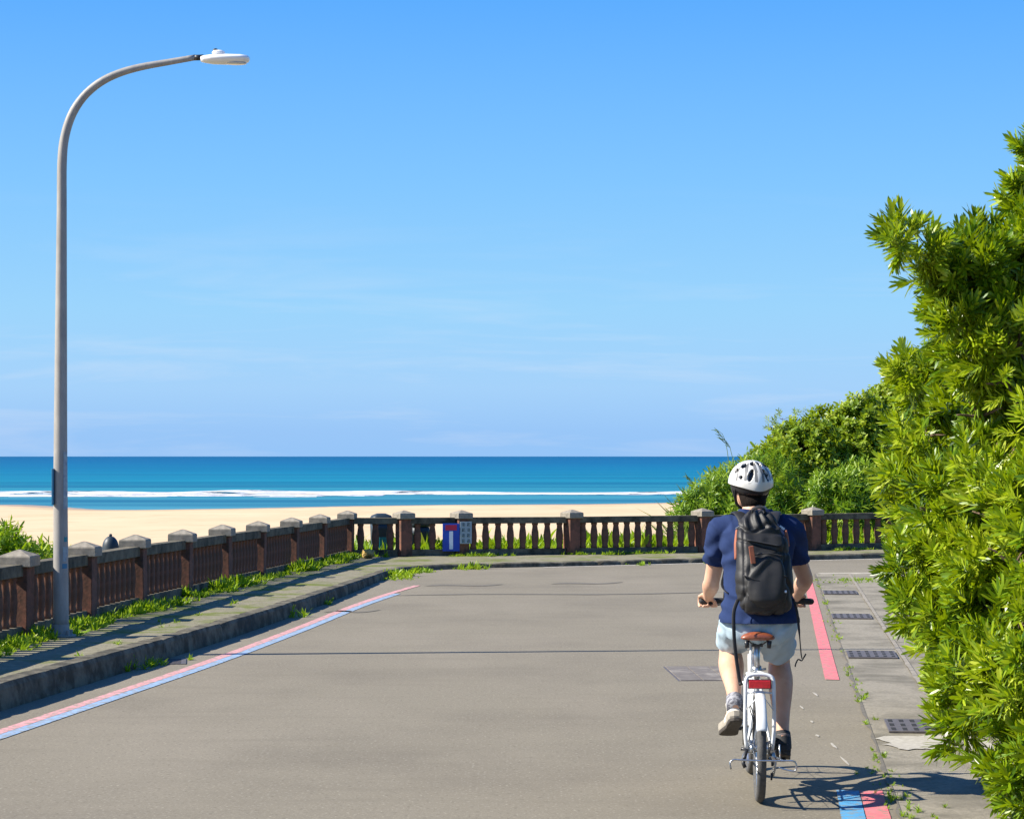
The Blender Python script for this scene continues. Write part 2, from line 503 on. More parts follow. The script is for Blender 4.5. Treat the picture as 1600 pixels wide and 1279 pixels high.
M['sole'] = mat('grey_rubber_sole', (0.36, 0.32, 0.26), (0.28, 0.25, 0.20), scale=40, rough=0.8)
M['soledark'] = mat('dark_tread', (0.035, 0.028, 0.022), (0.06, 0.05, 0.04), scale=60, rough=0.8)
M['sock'] = mat('grey_sock', (0.10, 0.10, 0.12), (0.30, 0.30, 0.32), scale=50, rough=0.95, contrast=(0.45, 0.55))
M['signblue'] = mat('sign_blue', (0.006, 0.045, 0.36), (0.010, 0.06, 0.42), scale=8, rough=0.5)
M['signred'] = mat('sign_red', (0.42, 0.008, 0.05), rough=0.5)
M['signwhite'] = mat('sign_white', (0.62, 0.68, 0.76), rough=0.5)
M['signpale'] = mat('notice_grey', (0.34, 0.40, 0.42), (0.27, 0.33, 0.35), scale=20, rough=0.6)
M['ink'] = mat('notice_ink', (0.03, 0.07, 0.08), rough=0.6)
M['bluetape'] = mat('teal_plate', (0.02, 0.13, 0.24), (0.03, 0.17, 0.28), scale=10, rough=0.5)
M['sticker'] = mat('faded_stickers', (0.34, 0.42, 0.42), (0.20, 0.24, 0.30), scale=24, rough=0.7)
M['binpaint'] = mat('dark_teal_plastic', (0.012, 0.024, 0.034), (0.02, 0.034, 0.044), scale=8, rough=0.5)
M['teal'] = mat('teal_plastic', (0.0, 0.20, 0.25), (0.01, 0.15, 0.2), scale=8, rough=0.5)
M['trash'] = mat('yellow_wrapper', (0.50, 0.33, 0.08), (0.16, 0.10, 0.03), scale=9, rough=0.6)
M['bark'] = mat('bark', (0.16, 0.10, 0.065), (0.08, 0.055, 0.035), scale=20, rough=0.95, bump=0.6, bscale=30, stretch=(1, 1, 0.3))
M['podo'] = leaf_mat('yew_pine_leaves', [(0.018, 0.055, 0.004), (0.085, 0.18, 0.004), (0.24, 0.35, 0.006), (0.50, 0.55, 0.04)], tcol=(0.46, 0.54, 0.005), trans=0.34, rough=.36, spec=.5)
M['shrub'] = leaf_mat('shrub_leaves', [(0.06, 0.13, 0.004), (0.16, 0.26, 0.006), (0.26, 0.35, 0.008), (0.40, 0.43, 0.04)], tcol=(0.38, 0.46, 0.01), trans=0.38)
M['shrub2'] = leaf_mat('bright_shrub_leaves', [(0.05, 0.13, 0.004), (0.13, 0.24, 0.006), (0.22, 0.33, 0.010), (0.34, 0.40, 0.035)], tcol=(0.30, 0.46, 0.03), trans=0.34)
M['grass'] = leaf_mat('grass_blades', [(0.08, 0.18, 0.004), (0.19, 0.33, 0.007), (0.29, 0.42, 0.012), (0.42, 0.47, 0.06)], tcol=(0.42, 0.56, 0.01), trans=0.42)
M['reed'] = leaf_mat('reed_blades', [(0.07, 0.13, 0.012), (0.14, 0.23, 0.02), (0.20, 0.29, 0.035), (0.36, 0.34, 0.14)], tcol=(0.32, 0.45, 0.05), trans=0.34)

def sea_mat():
    m = bpy.data.materials.new('sea_water'); m.use_nodes = True
    n, l = m.node_tree.nodes, m.node_tree.links
    b = n['Principled BSDF']
    b.inputs['Roughness'].default_value = 0.55
    b.inputs['Specular IOR Level'].default_value = 0.10
    g = n.new('ShaderNodeNewGeometry'); sp = n.new('ShaderNodeSeparateXYZ'); l.new(g.outputs['Position'], sp.inputs[0])
    # depth of the water follows the distance from the shore
    dv = n.new('ShaderNodeMath'); dv.operation = 'DIVIDE'; dv.inputs[0].default_value = 100.0; l.new(sp.outputs['Y'], dv.inputs[1])
    mp = n.new('ShaderNodeMapping'); mp.inputs['Scale'].default_value = (0.004, 0.03, 1); l.new(g.outputs['Position'], mp.inputs[0])
    ns = n.new('ShaderNodeTexNoise'); ns.inputs['Scale'].default_value = 1; ns.inputs['Detail'].default_value = 7; ns.inputs['Roughness'].default_value = 0.6
    l.new(mp.outputs[0], ns.inputs['Vector'])
    ad = n.new('ShaderNodeMath'); ad.operation = 'MULTIPLY_ADD'; l.new(ns.outputs['Fac'], ad.inputs[0]); ad.inputs[1].default_value = 0.10
    l.new(dv.outputs[0], ad.inputs[2])
    r = n.new('ShaderNodeValToRGB'); e = r.color_ramp.elements
    e[0].position = 0.04; e[0].color = (0.001, 0.070, 0.175, 1)
    e[1].position = 0.46; e[1].color = (0.055, 0.22, 0.29, 1)
    for p, c in ((0.09, (0.0005, 0.095, 0.225)), (0.15, (0.0005, 0.140, 0.255)), (0.24, (0.006, 0.180, 0.265)), (0.34, (0.035, 0.205, 0.265))):
        x = e.new(p); x.color = (*c, 1)
    l.new(ad.outputs[0], r.inputs[0]); 
    # streaks of wind and swell, darker blue
    mp2 = n.new('ShaderNodeMapping'); mp2.inputs['Scale'].default_value = (0.004, 0.045, 1); l.new(g.outputs['Position'], mp2.inputs[0])
    n2 = n.new('ShaderNodeTexNoise'); n2.inputs['Scale'].default_value = 1; n2.inputs['Detail'].default_value = 8; n2.inputs['Roughness'].default_value = 0.65
    l.new(mp2.outputs[0], n2.inputs['Vector'])
    mr = n.new('ShaderNodeMapRange'); mr.inputs['From Min'].default_value = 0.42; mr.inputs['From Max'].default_value = 0.64; mr.inputs['To Max'].default_value = 0.75
    l.new(n2.outputs['Fac'], mr.inputs['Value'])
    x = n.new('ShaderNodeMix'); x.data_type = 'RGBA'; l.new(mr.outputs[0], x.inputs['Factor']); l.new(r.outputs[0], x.inputs[6]); x.inputs[7].default_value = (0.001, 0.080, 0.165, 1)
    l.new(x.outputs[2], b.inputs['Base Color'])
    bp = n.new('ShaderNodeBump'); bp.inputs['Strength'].default_value = 0.5; bp.inputs['Distance'].default_value = 0.5
    mp3 = n.new('ShaderNodeMapping'); mp3.inputs['Scale'].default_value = (0.08, 0.5, 1); l.new(g.outputs['Position'], mp3.inputs[0])
    n4 = n.new('ShaderNodeTexNoise'); n4.inputs['Scale'].default_value = 1; n4.inputs['Detail'].default_value = 6; l.new(mp3.outputs[0], n4.inputs['Vector'])
    l.new(n4.outputs['Fac'], bp.inputs['Height']); l.new(bp.outputs[0], b.inputs['Normal'])
    return m
M['sea'] = sea_mat()
def damp_sand():
    m = M['sand']; n, l = m.node_tree.nodes, m.node_tree.links
    b = n['Principled BSDF']; src = b.inputs['Base Color'].links[0].from_socket
    g = n.new('ShaderNodeNewGeometry'); sp = n.new('ShaderNodeSeparateXYZ'); l.new(g.outputs['Position'], sp.inputs[0])
    mp = n.new('ShaderNodeMapping'); mp.inputs['Scale'].default_value = (.03, .08, 1); l.new(g.outputs['Position'], mp.inputs[0])
    ns = n.new('ShaderNodeTexNoise'); ns.inputs['Scale'].default_value = 1; ns.inputs['Detail'].default_value = 6; l.new(mp.outputs[0], ns.inputs['Vector'])
    ad = n.new('ShaderNodeMath'); ad.operation = 'MULTIPLY_ADD'; l.new(ns.outputs['Fac'], ad.inputs[0]); ad.inputs[1].default_value = .5; l.new(sp.outputs['Z'], ad.inputs[2])
    mr = n.new('ShaderNodeMapRange'); mr.inputs['From Min'].default_value = -4.25; mr.inputs['From Max'].default_value = -3.95; mr.inputs['To Min'].default_value = .85; mr.inputs['To Max'].default_value = 0
    l.new(ad.outputs[0], mr.inputs['Value'])
    x = n.new('ShaderNodeMix'); x.data_type = 'RGBA'; l.new(mr.outputs[0], x.inputs['Factor']); l.new(src, x.inputs[6]); x.inputs[7].default_value = (.38, .27, .165, 1)
    l.new(x.outputs[2], b.inputs['Base Color'])
damp_sand()
def foam_mat():
    m = mat('surf_foam', (0.66, 0.66, 0.66), (0.46, 0.47, 0.51), scale=0.12, rough=0.9, stretch=(0.12, 1, 1), c3=(0.34, 0.36, 0.42), s3=0.4, f3=(0.55, 0.72))
    n, l = m.node_tree.nodes, m.node_tree.links
    g = n.new('ShaderNodeNewGeometry'); mp = n.new('ShaderNodeMapping'); mp.inputs['Scale'].default_value = (0.10, 0.5, 0.5)
    l.new(g.outputs['Position'], mp.inputs[0])
    ns = n.new('ShaderNodeTexNoise'); ns.inputs['Scale'].default_value = 1.0; ns.inputs['Detail'].default_value = 8; ns.inputs['Roughness'].default_value = .7
    l.new(mp.outputs[0], ns.inputs['Vector'])
    mr = n.new('ShaderNodeMapRange'); mr.inputs['From Min'].default_value = .38; mr.inputs['From Max'].default_value = .50
    l.new(ns.outputs['Fac'], mr.inputs['Value']); l.new(mr.outputs[0], n['Principled BSDF'].inputs['Alpha'])
    return m
M['foam'] = foam_mat()
M['shallow'] = mat('wet_foam_film', (0.36, 0.36, 0.44), (0.50, 0.46, 0.46), scale=0.14, rough=0.5, stretch=(0.12, 1, 1))

# ------------------------------------------------------------------ terrain, sea, road
def lerp_path(P, t_list):
    P = [Vector(p) for p in P]
    d = [0.0]
    for a, b in zip(P, P[1:]):
        d.append(d[-1] + (b - a).length)
    out = []
    for t in t_list:
        s = t * d[-1]
        for i in range(len(P) - 1):
            if s <= d[i + 1] + 1e-9:
                k = (s - d[i]) / (d[i + 1] - d[i])
                out.append(P[i].lerp(P[i + 1], k)); break
        else:
            out.append(P[-1].copy())
    return out

def offset_path(P, off):
    """to the left of the direction of travel"""
    P = [Vector((p[0], p[1])) for p in P]
    out = []
    for i, p in enumerate(P):
        t = (P[min(i + 1, len(P) - 1)] - P[max(i - 1, 0)]).normalized()
        out.append(p + Vector((-t.y, t.x)) * off)
    return out

KERB = [(-5.5, -1, .18), (-5.1, 2, .18), (-3.88, 10.5, .18), (-3.31, 14.47, .175), (-2.88, 17.66, .165), (-2.43, 21.3, .15), (-2.0, 26.0, .125), (-1.78, 29.0, .10),
        (-1.64, 30.8, .085), (-1.42, 31.9, .075), (-0.95, 32.6, .07), (-0.3, 33.0, .07), (1.0, 33.6, .068), (3.3, 34.8, .07), (5.5, 35.9, .08), (9, 37.6, .10), (16, 41.0, .10)]
FENCE_SIDE = [(-4.32, 14.4), (-4.19, 16.4), (-4.05, 18.4), (-3.90, 20.4), (-3.76, 22.4), (-3.58, 24.3), (-3.41, 26.4), (-3.24, 28.5), (-3.04, 30.8), (-2.85, 33.1), (-2.61, 35.4)]
FENCE_FRONT = [(-2.61, 35.4), (-1.715, 35.5), (-0.816, 35.7), (0.96, 36.1), (3.13, 36.8), (5.02, 37.4), (6.75, 38.0), (8.6, 38.7)]

def smooth_path(P, sub):
    return catmull([Vector(p) for p in P], sub)

KS = smooth_path(KERB, 5)
def base_z(y, x):
    """height of the pavement: lower along the front than along the side"""
    best = min(KS, key=lambda k: (k.x - x) ** 2 + (k.y - y) ** 2)
    return best.z

# kerb: swept in one-metre stones
mb = MB()
prof = [(0.0, -0.05), (0.0, 0.0), (0.012, 0.8), (0.03, 1.0), (0.15, 1.02), (0.16, 0.9), (0.16, -0.05)]
dist = 0
pts = lerp_path(KS, [i / 520 for i in range(521)])
offs = offset_path([(p.x, p.y) for p in pts], 1.0)
rows = []
for i, p in enumerate(pts):
    nrm = Vector((offs[i].x - p.x, offs[i].y - p.y))
    jit = noise.noise(Vector((p.x * 1.7, p.y * 1.7, 0))) * 0.012
    chip = max(0, noise.noise(Vector((p.x * 6, p.y * 6, 4))) - 0.25) * 0.05
    joint = 0.012 if i % 11 == 0 else 0.0
    row = []
    for (u, h) in prof:
        zz = h * p.z if h >= 0 else h
        e = (joint + chip) if h >= 0.8 else joint * 0.6
        row.append(Vector((p.x + nrm.x * (u + jit + (e if u < 0.1 else 0)), p.y + nrm.y * (u + jit + (e if u < 0.1 else 0)), zz - (e * 0.6 if h > 0.7 else 0))))
    rows.append(row)
V = [v for r in rows for v in r]
n_ = len(prof)
F = [(i * n_ + k, (i + 1) * n_ + k, (i + 1) * n_ + k + 1, i * n_ + k + 1) for i in range(len(rows) - 1) for k in range(n_ - 1)]
tag(mesh_obj('kerb', V, F, M['kerb']), kind='structure')

# pavement strip between the kerb and the balustrade, and the bank behind it
inner = [Vector((o.x, o.y)) for o in offset_path([(p.x, p.y) for p in KS], 0.155)]
fl = [(-6.6, -1), (-6.2, 2), (-4.70, 10.5)] + FENCE_SIDE + FENCE_FRONT[1:] + [(16, 42.5)]
outer = offset_path(fl, 0.30)
NP = 260
ti = [i / NP for i in range(NP + 1)]
def by_len(P, ts): return lerp_path([Vector((p[0], p[1], 0)) for p in P], ts)

# pair points by nearest position so the strip stays square to the fence
inn = by_len(inner, ti)
outp = by_len(outer, ti)
rows = []
for i in range(NP + 1):
    a, b = inn[i], outp[i]
    za = base_z(a.y, a.x)
    row = []
    for k in range(13):
        t = k / 12
        p = a.lerp(b, t)
        row.append(Vector((p.x, p.y, za - 0.006 + noise.noise(Vector((p.x * 2, p.y * 2, 1))) * 0.012 * (t > 0))))
    rows.append(row)
V = [v for r in rows for v in r]
F = [(i * 13 + k, (i + 1) * 13 + k, (i + 1) * 13 + k + 1, i * 13 + k + 1) for i in range(NP) for k in range(12)]
tag(mesh_obj('pavement', V, F, M['pave'], smooth=True), kind='structure')
V, F = [], []
far = by_len(offset_path(fl, 3.6), ti)
for i in range(NP + 1):
    a = rows[i][-1]
    for k in range(6):
        t = k / 5
        p = a.lerp(Vector((far[i].x, far[i].y, -1.6)), t)
        p.z += noise.noise(Vector((p.x, p.y, 3))) * 0.12 * t * (1 - t) * 4
        V.append(p)
F = [(i * 6 + k, (i + 1) * 6 + k, (i + 1) * 6 + k + 1, i * 6 + k + 1) for i in range(NP) for k in range(5)]
tag(mesh_obj('bank', V, F, M['dirt'], smooth=True), kind='structure')

# road sheet: asphalt from kerb to kerb
RV = [(p.x, p.y, 0) for p in KS] + [(30, 30, 0), (30, -14, 0), (-6, -14, 0)]
tag(mesh_obj('road', RV, [tuple(range(len(RV) - 1, -1, -1))], M['asphalt']), kind='structure')
GV = [(outer[i][0], outer[i][1], -0.05) for i in range(len(outer))] + [(70, 40, -0.05), (70, -40, -0.05), (-8, -40, -0.05)]
tag(mesh_obj('ground', GV, [tuple(range(len(GV) - 1, -1, -1))], M['dirt']), kind='structure')

# gutter strip on the right and the paved verge behind it
def edge_x(y): return 2.0 + 0.1165 * (y - 12.13)
GW = 0.46
def strip(x0f, x1f, y0, y1, z, name, m, n=60, kind='structure', wob=0.0):
    V, F = [], []
    for i in range(n + 1):
        y = y0 + (y1 - y0) * i / n
        w0 = noise.noise(Vector((y * 3.1, 0.3, 0))) * wob
        V += [(x0f(y) + w0, y, z), (x1f(y), y, z)]
    F = [(2 * i, 2 * i + 1, 2 * i + 3, 2 * i + 2) for i in range(n)]
    o = mesh_obj(name, V, F, m)
    return tag(o, kind=kind)
strip(lambda y: edge_x(y), lambda y: edge_x(y) + GW, 2, 31.3, 0.004, 'gutter', M['gutter'], 300, wob=0.03)
strip(lambda y: edge_x(y) + GW + 0.03, lambda y: 14, 2, 31.3, 0.008, 'verge_paving', M['gutter'], 120)
strip(lambda y: edge_x(y) + GW - 0.004, lambda y: edge_x(y) + GW + 0.034, 2, 31.3, 0.014, 'gutter_edging', M['cap'], 120, wob=0.01)
strip(lambda y: edge_x(y) - 0.008, lambda y: edge_x(y) + 0.008, 2, 31.3, 0.0065, 'gutter_crack', M['shadow_crack'], 500, wob=0.03)

# sand and sea
def shore(x):
    k = [(-400, 285), (-62, 283), (-58, 278), (-47, 256), (-42, 256), (-33, 262), (-20, 275), (-8, 282), (10, 287), (25, 298), (60, 310), (400, 330)]
    for a, b in zip(k, k[1:]):
        if a[0] <= x <= b[0]:
            return a[1] + (b[1] - a[1]) * (x - a[0]) / (b[0] - a[0])
    return 285
SEA_Z = -4.5
xs = np.concatenate([np.linspace(-600, -90, 14), np.linspace(-84, 84, 71), np.linspace(90, 600, 14)])
ys = np.concatenate([np.linspace(-80, 20, 8), np.linspace(26, 240, 60), np.linspace(242, 330, 60), [400]])
V, F = [], []
for y in ys:
    for x in xs:
        s = shore(x)
        z0 = -1.5
        if y < 40: z = z0
        else:
            t = (y - 40) / (s - 40)
            z = z0 + (SEA_Z - z0) * t if t < 1 else SEA_Z - (y - s) * 0.02
        bumpz = noise.noise(Vector((x * 0.05, y * 0.03, 0))) * 0.12 + noise.noise(Vector((x * 0.3, y * 0.12, 5))) * 0.05
        z += bumpz * min(1, max(0.12, abs(y - s) / 60))
        V.append((x, y, z))
nx = len(xs)
F = [(j * nx + i, j * nx + i + 1, (j + 1) * nx + i + 1, (j + 1) * nx + i) for j in range(len(ys) - 1) for i in range(nx - 1)]
mi = []
for f in F:
    c = sum((Vector(V[i]) for i in f), Vector()) / 4
    mi.append(1 if c.z < SEA_Z + 0.10 + .12 * noise.noise(Vector((c.x * .06, 3, 0))) else 0)
tag(mesh_obj('beach', V, F, [M['sand'], M['sandwet']], smooth=True, mi=mi), kind='structure')
tag(mesh_obj('sea', [(-9000, 200, SEA_Z), (9000, 200, SEA_Z), (16000, 24000, SEA_Z), (-16000, 24000, SEA_Z)], [(0, 1, 2, 3)], M['sea']), kind='structure')

def surf_band(y0, y1, x0, x1, hgt, seed, gap=0.0, name='surf', m=None, ragged=2.5):
    V, F = [], []
    n = 400
    for i in range(n + 1):
        x = x0 + (x1 - x0) * i / n
        w = max(0.0, 1 - gap * max(0, noise.noise(Vector((x * 0.03, seed, 0)))) * 3)
        a = y0 + noise.noise(Vector((x * 0.05, seed + 2, 0))) * ragged + noise.noise(Vector((x * 0.4, seed + 3, 0))) * ragged * 0.35
        b = y1 + noise.noise(Vector((x * 0.05, seed + 7, 0))) * ragged * 2 + noise.noise(Vector((x * 0.3, seed + 9, 0))) * ragged * 0.8
        b = a + (b - a) * w
        h = hgt * (0.7 + 0.5 * noise.noise(Vector((x * 0.08, seed + 5, 0)))) * (0.15 + 0.85 * w)
        for (t, z) in ((0, -0.02), (0.05, 0.5), (0.2, 1.0), (0.45, 0.8), (0.8, 0.35), (1.0, -0.02)):
            V.append((x, a + (b - a) * t, SEA_Z + h * z + 0.02))
    F = [(i * 6 + k, (i + 1) * 6 + k, (i + 1) * 6 + k + 1, i * 6 + k + 1) for i in range(n) for k in range(5)]
    return V, F
mb = MB()
V, F = surf_band(367, 375, -260, 260, 0.50, 1.3, 0.25, ragged=1.6)
mb.add(V, F)
def foam_streak(cx, cy, L, W, h):
    V, F = [], []
    n = 14
    for i in range(n + 1):
        t = i / n
        w = W * math.sin(math.pi * min(1, max(0.02, t))) ** .6 * (.6 + .8 * random.random())
        x = cx + (t - .5) * L; y = cy + 3 * noise.noise(Vector((x * .12, cy, 0)))
        V += [(x, y - w, SEA_Z + .02), (x, y - w * .3, SEA_Z + h), (x, y + w * .5, SEA_Z + h * .8), (x, y + w, SEA_Z + .02)]
    F = [(i * 4 + k, (i + 1) * 4 + k, (i + 1) * 4 + k + 1, i * 4 + k + 1) for i in range(n) for k in range(3)]
    return V, F
for k in range(230):
    x = random.uniform(-150, 70)
    left = x < -25
    y = random.uniform(336, 366) if left else random.uniform(356, 368)
    
    mb.add(*foam_streak(x, y, random.uniform(6, 26), random.uniform(.3, 1.3) * (1.2 if left else .9), random.uniform(.04, .16)))
tag(mb.build('surf', M['foam'], smooth=True), kind='structure')
V, F = surf_band(346, 370, -240, -20, 0.03, 12.4, 0.3, ragged=4)
tag(mesh_obj('surf_wash', V, F, M['shallow']), kind='structure')
V, F = surf_band(352, 364, -38, -26, 0.22, 2.2, 0.6, ragged=1)
tag(mesh_obj('sand_bar', V, F, M['sand']), kind='structure')

# ------------------------------------------------------------------ painted markings, painted shadow streaks, grates
def painted(name, cpts, w, m, z=0.004, side=0.0, wob=0.004, jag=False):
    P = lerp_path(smooth_path([(p[0], p[1], 0) for p in cpts], 6), [i / 240 for i in range(241)])
    L = offset_path([(p.x, p.y) for p in P], side + w / 2)
    Q = offset_path([(p.x, p.y) for p in P], side - w / 2)
    V = []
    for i in range(241):
        j = noise.noise(Vector((i * 0.9, w * 10 + side * 30, 0))) * wob
        V += [(L[i].x + j, L[i].y, z), (Q[i].x + j * 0.6, Q[i].y, z)]
    F = [(2 * i, 2 * i + 1, 2 * i + 3, 2 * i + 2) for i in range(240)]
    o = mesh_obj(name, V, F, m)
    return tag(o, kind='structure')
LL = [(-3.95, 6.5), (-3.36, 10.9), (-3.03, 13.28), (-2.73, 15.44), (-2.36, 18.2), (-2.02, 21.3), (-1.70, 24.6), (-1.42, 26.8), (-1.16, 28.5)]
painted('road_marking', LL, 0.088, M['palepink'], side=0.046)
painted('road_marking', LL[:-1], 0.088, M['blue'], side=-0.046)
M['remnant0'] = mat('worn_edge_line', (0.46, 0.41, 0.32), (0.26, 0.23, 0.18), scale=9, rough=.9)
RL = [(1.707 + 0.1185 * (y - 11), y) for y in (16.5, 20, 24, 28, 30.5)]
painted('road_marking', RL, 0.105, M['pink'])
RN = [(1.707 + 0.1185 * (y - 11), y) for y in (4, 6, 8, 10, 11.04)]
painted('road_marking', RN, 0.11, M['pink'], side=-0.057)
painted('road_marking', RN, 0.11, M['blue2'], side=0.057)
painted('road_marking', [(4.3, 31.42), (6, 31.7), (9, 32.2), (12, 32.8)], 0.26, M['remnant0'], wob=.03)
painted('road_marking', [(p.x + 0.1, p.y - 0.16) for p in KS[58:]], 0.09, M['whitepaint'], wob=0.02)
for (a, b, w) in (((-1.50, 26.4), (2.6, 27.1), 0.10), ((-1.12, 28.4), (-0.1, 28.7), 0.12), ((0.48, 28.8), (1.46, 29.2), 0.14), ((-2.0, 23.6), (-1.4, 23.9), 0.10)):  # thin cast shadows across the road, painted as dark strips
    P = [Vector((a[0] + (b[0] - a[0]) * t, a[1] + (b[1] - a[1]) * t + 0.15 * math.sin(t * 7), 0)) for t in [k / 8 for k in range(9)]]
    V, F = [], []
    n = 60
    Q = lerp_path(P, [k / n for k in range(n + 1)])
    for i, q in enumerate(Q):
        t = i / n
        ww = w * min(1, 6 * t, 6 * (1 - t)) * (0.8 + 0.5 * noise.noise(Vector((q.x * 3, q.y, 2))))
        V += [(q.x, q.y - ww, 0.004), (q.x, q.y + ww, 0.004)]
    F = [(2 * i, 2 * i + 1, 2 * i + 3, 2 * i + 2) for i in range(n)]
    tag(mesh_obj('painted_shadow_streak', V, F, M['shadow_crack']), kind='structure')
random.seed(8)
# faint leftover dabs of white paint beside the gutter
V, F = [], []
for (px, py, w, h) in ((1.86, 13.9, .07, .09), (1.80, 13.2, .08, .10), (1.83, 12.75, .07, .22), (1.80, 12.1, .05, .3), (2.1, 15.5, .06, .2), (1.9, 14.7, .05, .15)):
    n0 = len(V)
    for k in range(9):
        a = k / 9 * 2 * math.pi
        rr = 0.5 * (0.7 + 0.5 * random.random())
        V.append((px + .28 * w * rr * math.cos(a), py + 1.3 * h * rr * math.sin(a), 0.004))
    F.append(tuple(range(n0, n0 + 9)))
M['remnant'] = mat('worn_white_traces', (0.42, 0.39, 0.33), (0.30, 0.27, 0.22), scale=30, rough=.9)
tag(mesh_obj('paint_remnants', V, F, M['remnant']), kind='structure')
V, F = [], []
for (x0, y0, x1, y1) in ((2.14, 12.55, 2.75, 13.15),):
    pts_ = []
    for k in range(44):
        a = k / 44 * 2 * math.pi
        pts_.append(((x0 + x1) / 2 + (x1 - x0) / 2 * max(-1, min(1, 1.3 * math.cos(a))) + random.uniform(-.035, .035), (y0 + y1) / 2 + (y1 - y0) / 2 * max(-1, min(1, 1.3 * math.sin(a))) + random.uniform(-.04, .04), 0.0095))
    V = pts_; F = [tuple(range(44))]
tag(mesh_obj('paint_patch', V, F, M['remnant']), kind='structure')

def make_grate(name, w, l, cols, rows_):
    t = empty(name)
    mb = MB()
    mb.box((0, 0, 0.006), (w, l, 0.012), bev=0.003)
    mb.build('frame', M['iron'], t)
    for i in range(cols):
        for j in range(rows_):
            mb = MB(); mb.box((-w / 2 + w * (i + 0.5) / cols, -l / 2 + l * (j + 0.5) / rows_, 0.0075), (w / cols * 0.42, l / rows_ * 0.62, 0.011))
            mb.build('slot', M['hole'], t)
    return t
def copy_thing(o, parent=None):
    c = o.copy(); COL.objects.link(c); c.parent = parent
    for ch in list(o.children):
        copy_thing(ch, c)
    return c
g0 = make_grate('drain_grate', 0.40, 0.62, 6, 3)
spots = [(2.475, 13.6, 'drain grate nearest the camera, beside a whitish patch in the gutter'),
         (2.97, 18.5, 'drain grate second from the camera in the right gutter, near the red line end'),
         (3.47, 22.9, 'small far drain grate in the gutter, third from the camera'),
         (3.94, 26.9, 'farthest drain grate in the right gutter, near the weeds')]
for i, (x, y, lb) in enumerate(spots):
    g = g0 if i == 0 else copy_thing(g0)
    g.location = (x, y, 0.006)
    g.rotation_euler = (0, 0, -math.atan(0.1165))
    tag(g, lb, 'drain grate', 'drain grates along the right gutter')
M['cover'] = mat('worn_cover', (0.115, 0.098, 0.084), (0.165, 0.143, 0.12), scale=14, rough=.85, c3=(0.27, 0.24, 0.2), s3=4, f3=(.5, .7), bump=.3)
g = empty('access_cover')
for k_ in range(3):
    MB().box((-.17 + .17 * k_, 0, .006), (.163, 1.08, .012), bev=.003).build('cover_plate', M['cover'], g)
MB().box((0, 0, .003), (.54, 1.12, .008)).build('frame', M['iron'], g)
if False: pass
g.location = (1.47, 17.0, -0.006); g.rotation_euler = (0, 0, R(2))
tag(g, 'purplish grey rectangular cover set flush in the asphalt left of the cyclist', 'road cover')
g = make_grate('side_inlet', 0.45, 0.22, 6, 1)
g.location = (-2.72, 17.95, -0.005); g.rotation_euler = (0, 0, R(-82))
tag(g, 'small dark drain inlet at the foot of the left kerb', 'drain')

# ------------------------------------------------------------------ balustrades
H_CAP, H_SLAB = 0.72, 0.10
def post_mesh():
    mb = MB()
    mb.box((0, 0, 0.28), (0.20, 0.20, 0.60), bev=0.008)
    return mb
def cap_mesh():
    V, F = [], []
    w = 0.135
    ring = [(-1, -1), (1, -1), (1, 1), (-1, 1)]
    lv = [(0.58, w - 0.012), (0.588, w), (0.66, w), (0.672, w - 0.006), (0.715, 0.022), (0.72, 0.006)]
    for z, r in lv:
        V += [(sx * r, sy * r, z) for sx, sy in ring]
    for i in range(len(lv) - 1):
        for k in range(4):
            l = (k + 1) % 4
            F.append((i * 4 + k, i * 4 + l, (i + 1) * 4 + l, (i + 1) * 4 + k))
    F.append((3, 2, 1, 0)); F.append(tuple((len(lv) - 1) * 4 + k for k in range(4)))
    return V, F
def baluster_mesh():
    rings = [(0, 0, 0.09, .050, .034), (0, 0, .13, .050, .034), (0, 0, .15, .043, .030), (0, 0, .21, .053, .037), (0, 0, .29, .060, .040), (0, 0, .36, .055, .038),
             (0, 0, .43, .044, .031), (0, 0, .465, .041, .030), (0, 0, .478, .050, .035), (0, 0, .505, .050, .035)]
    return ring_loft(rings, 12, True, 3.2)
bal_me = post_me = cap_me = None
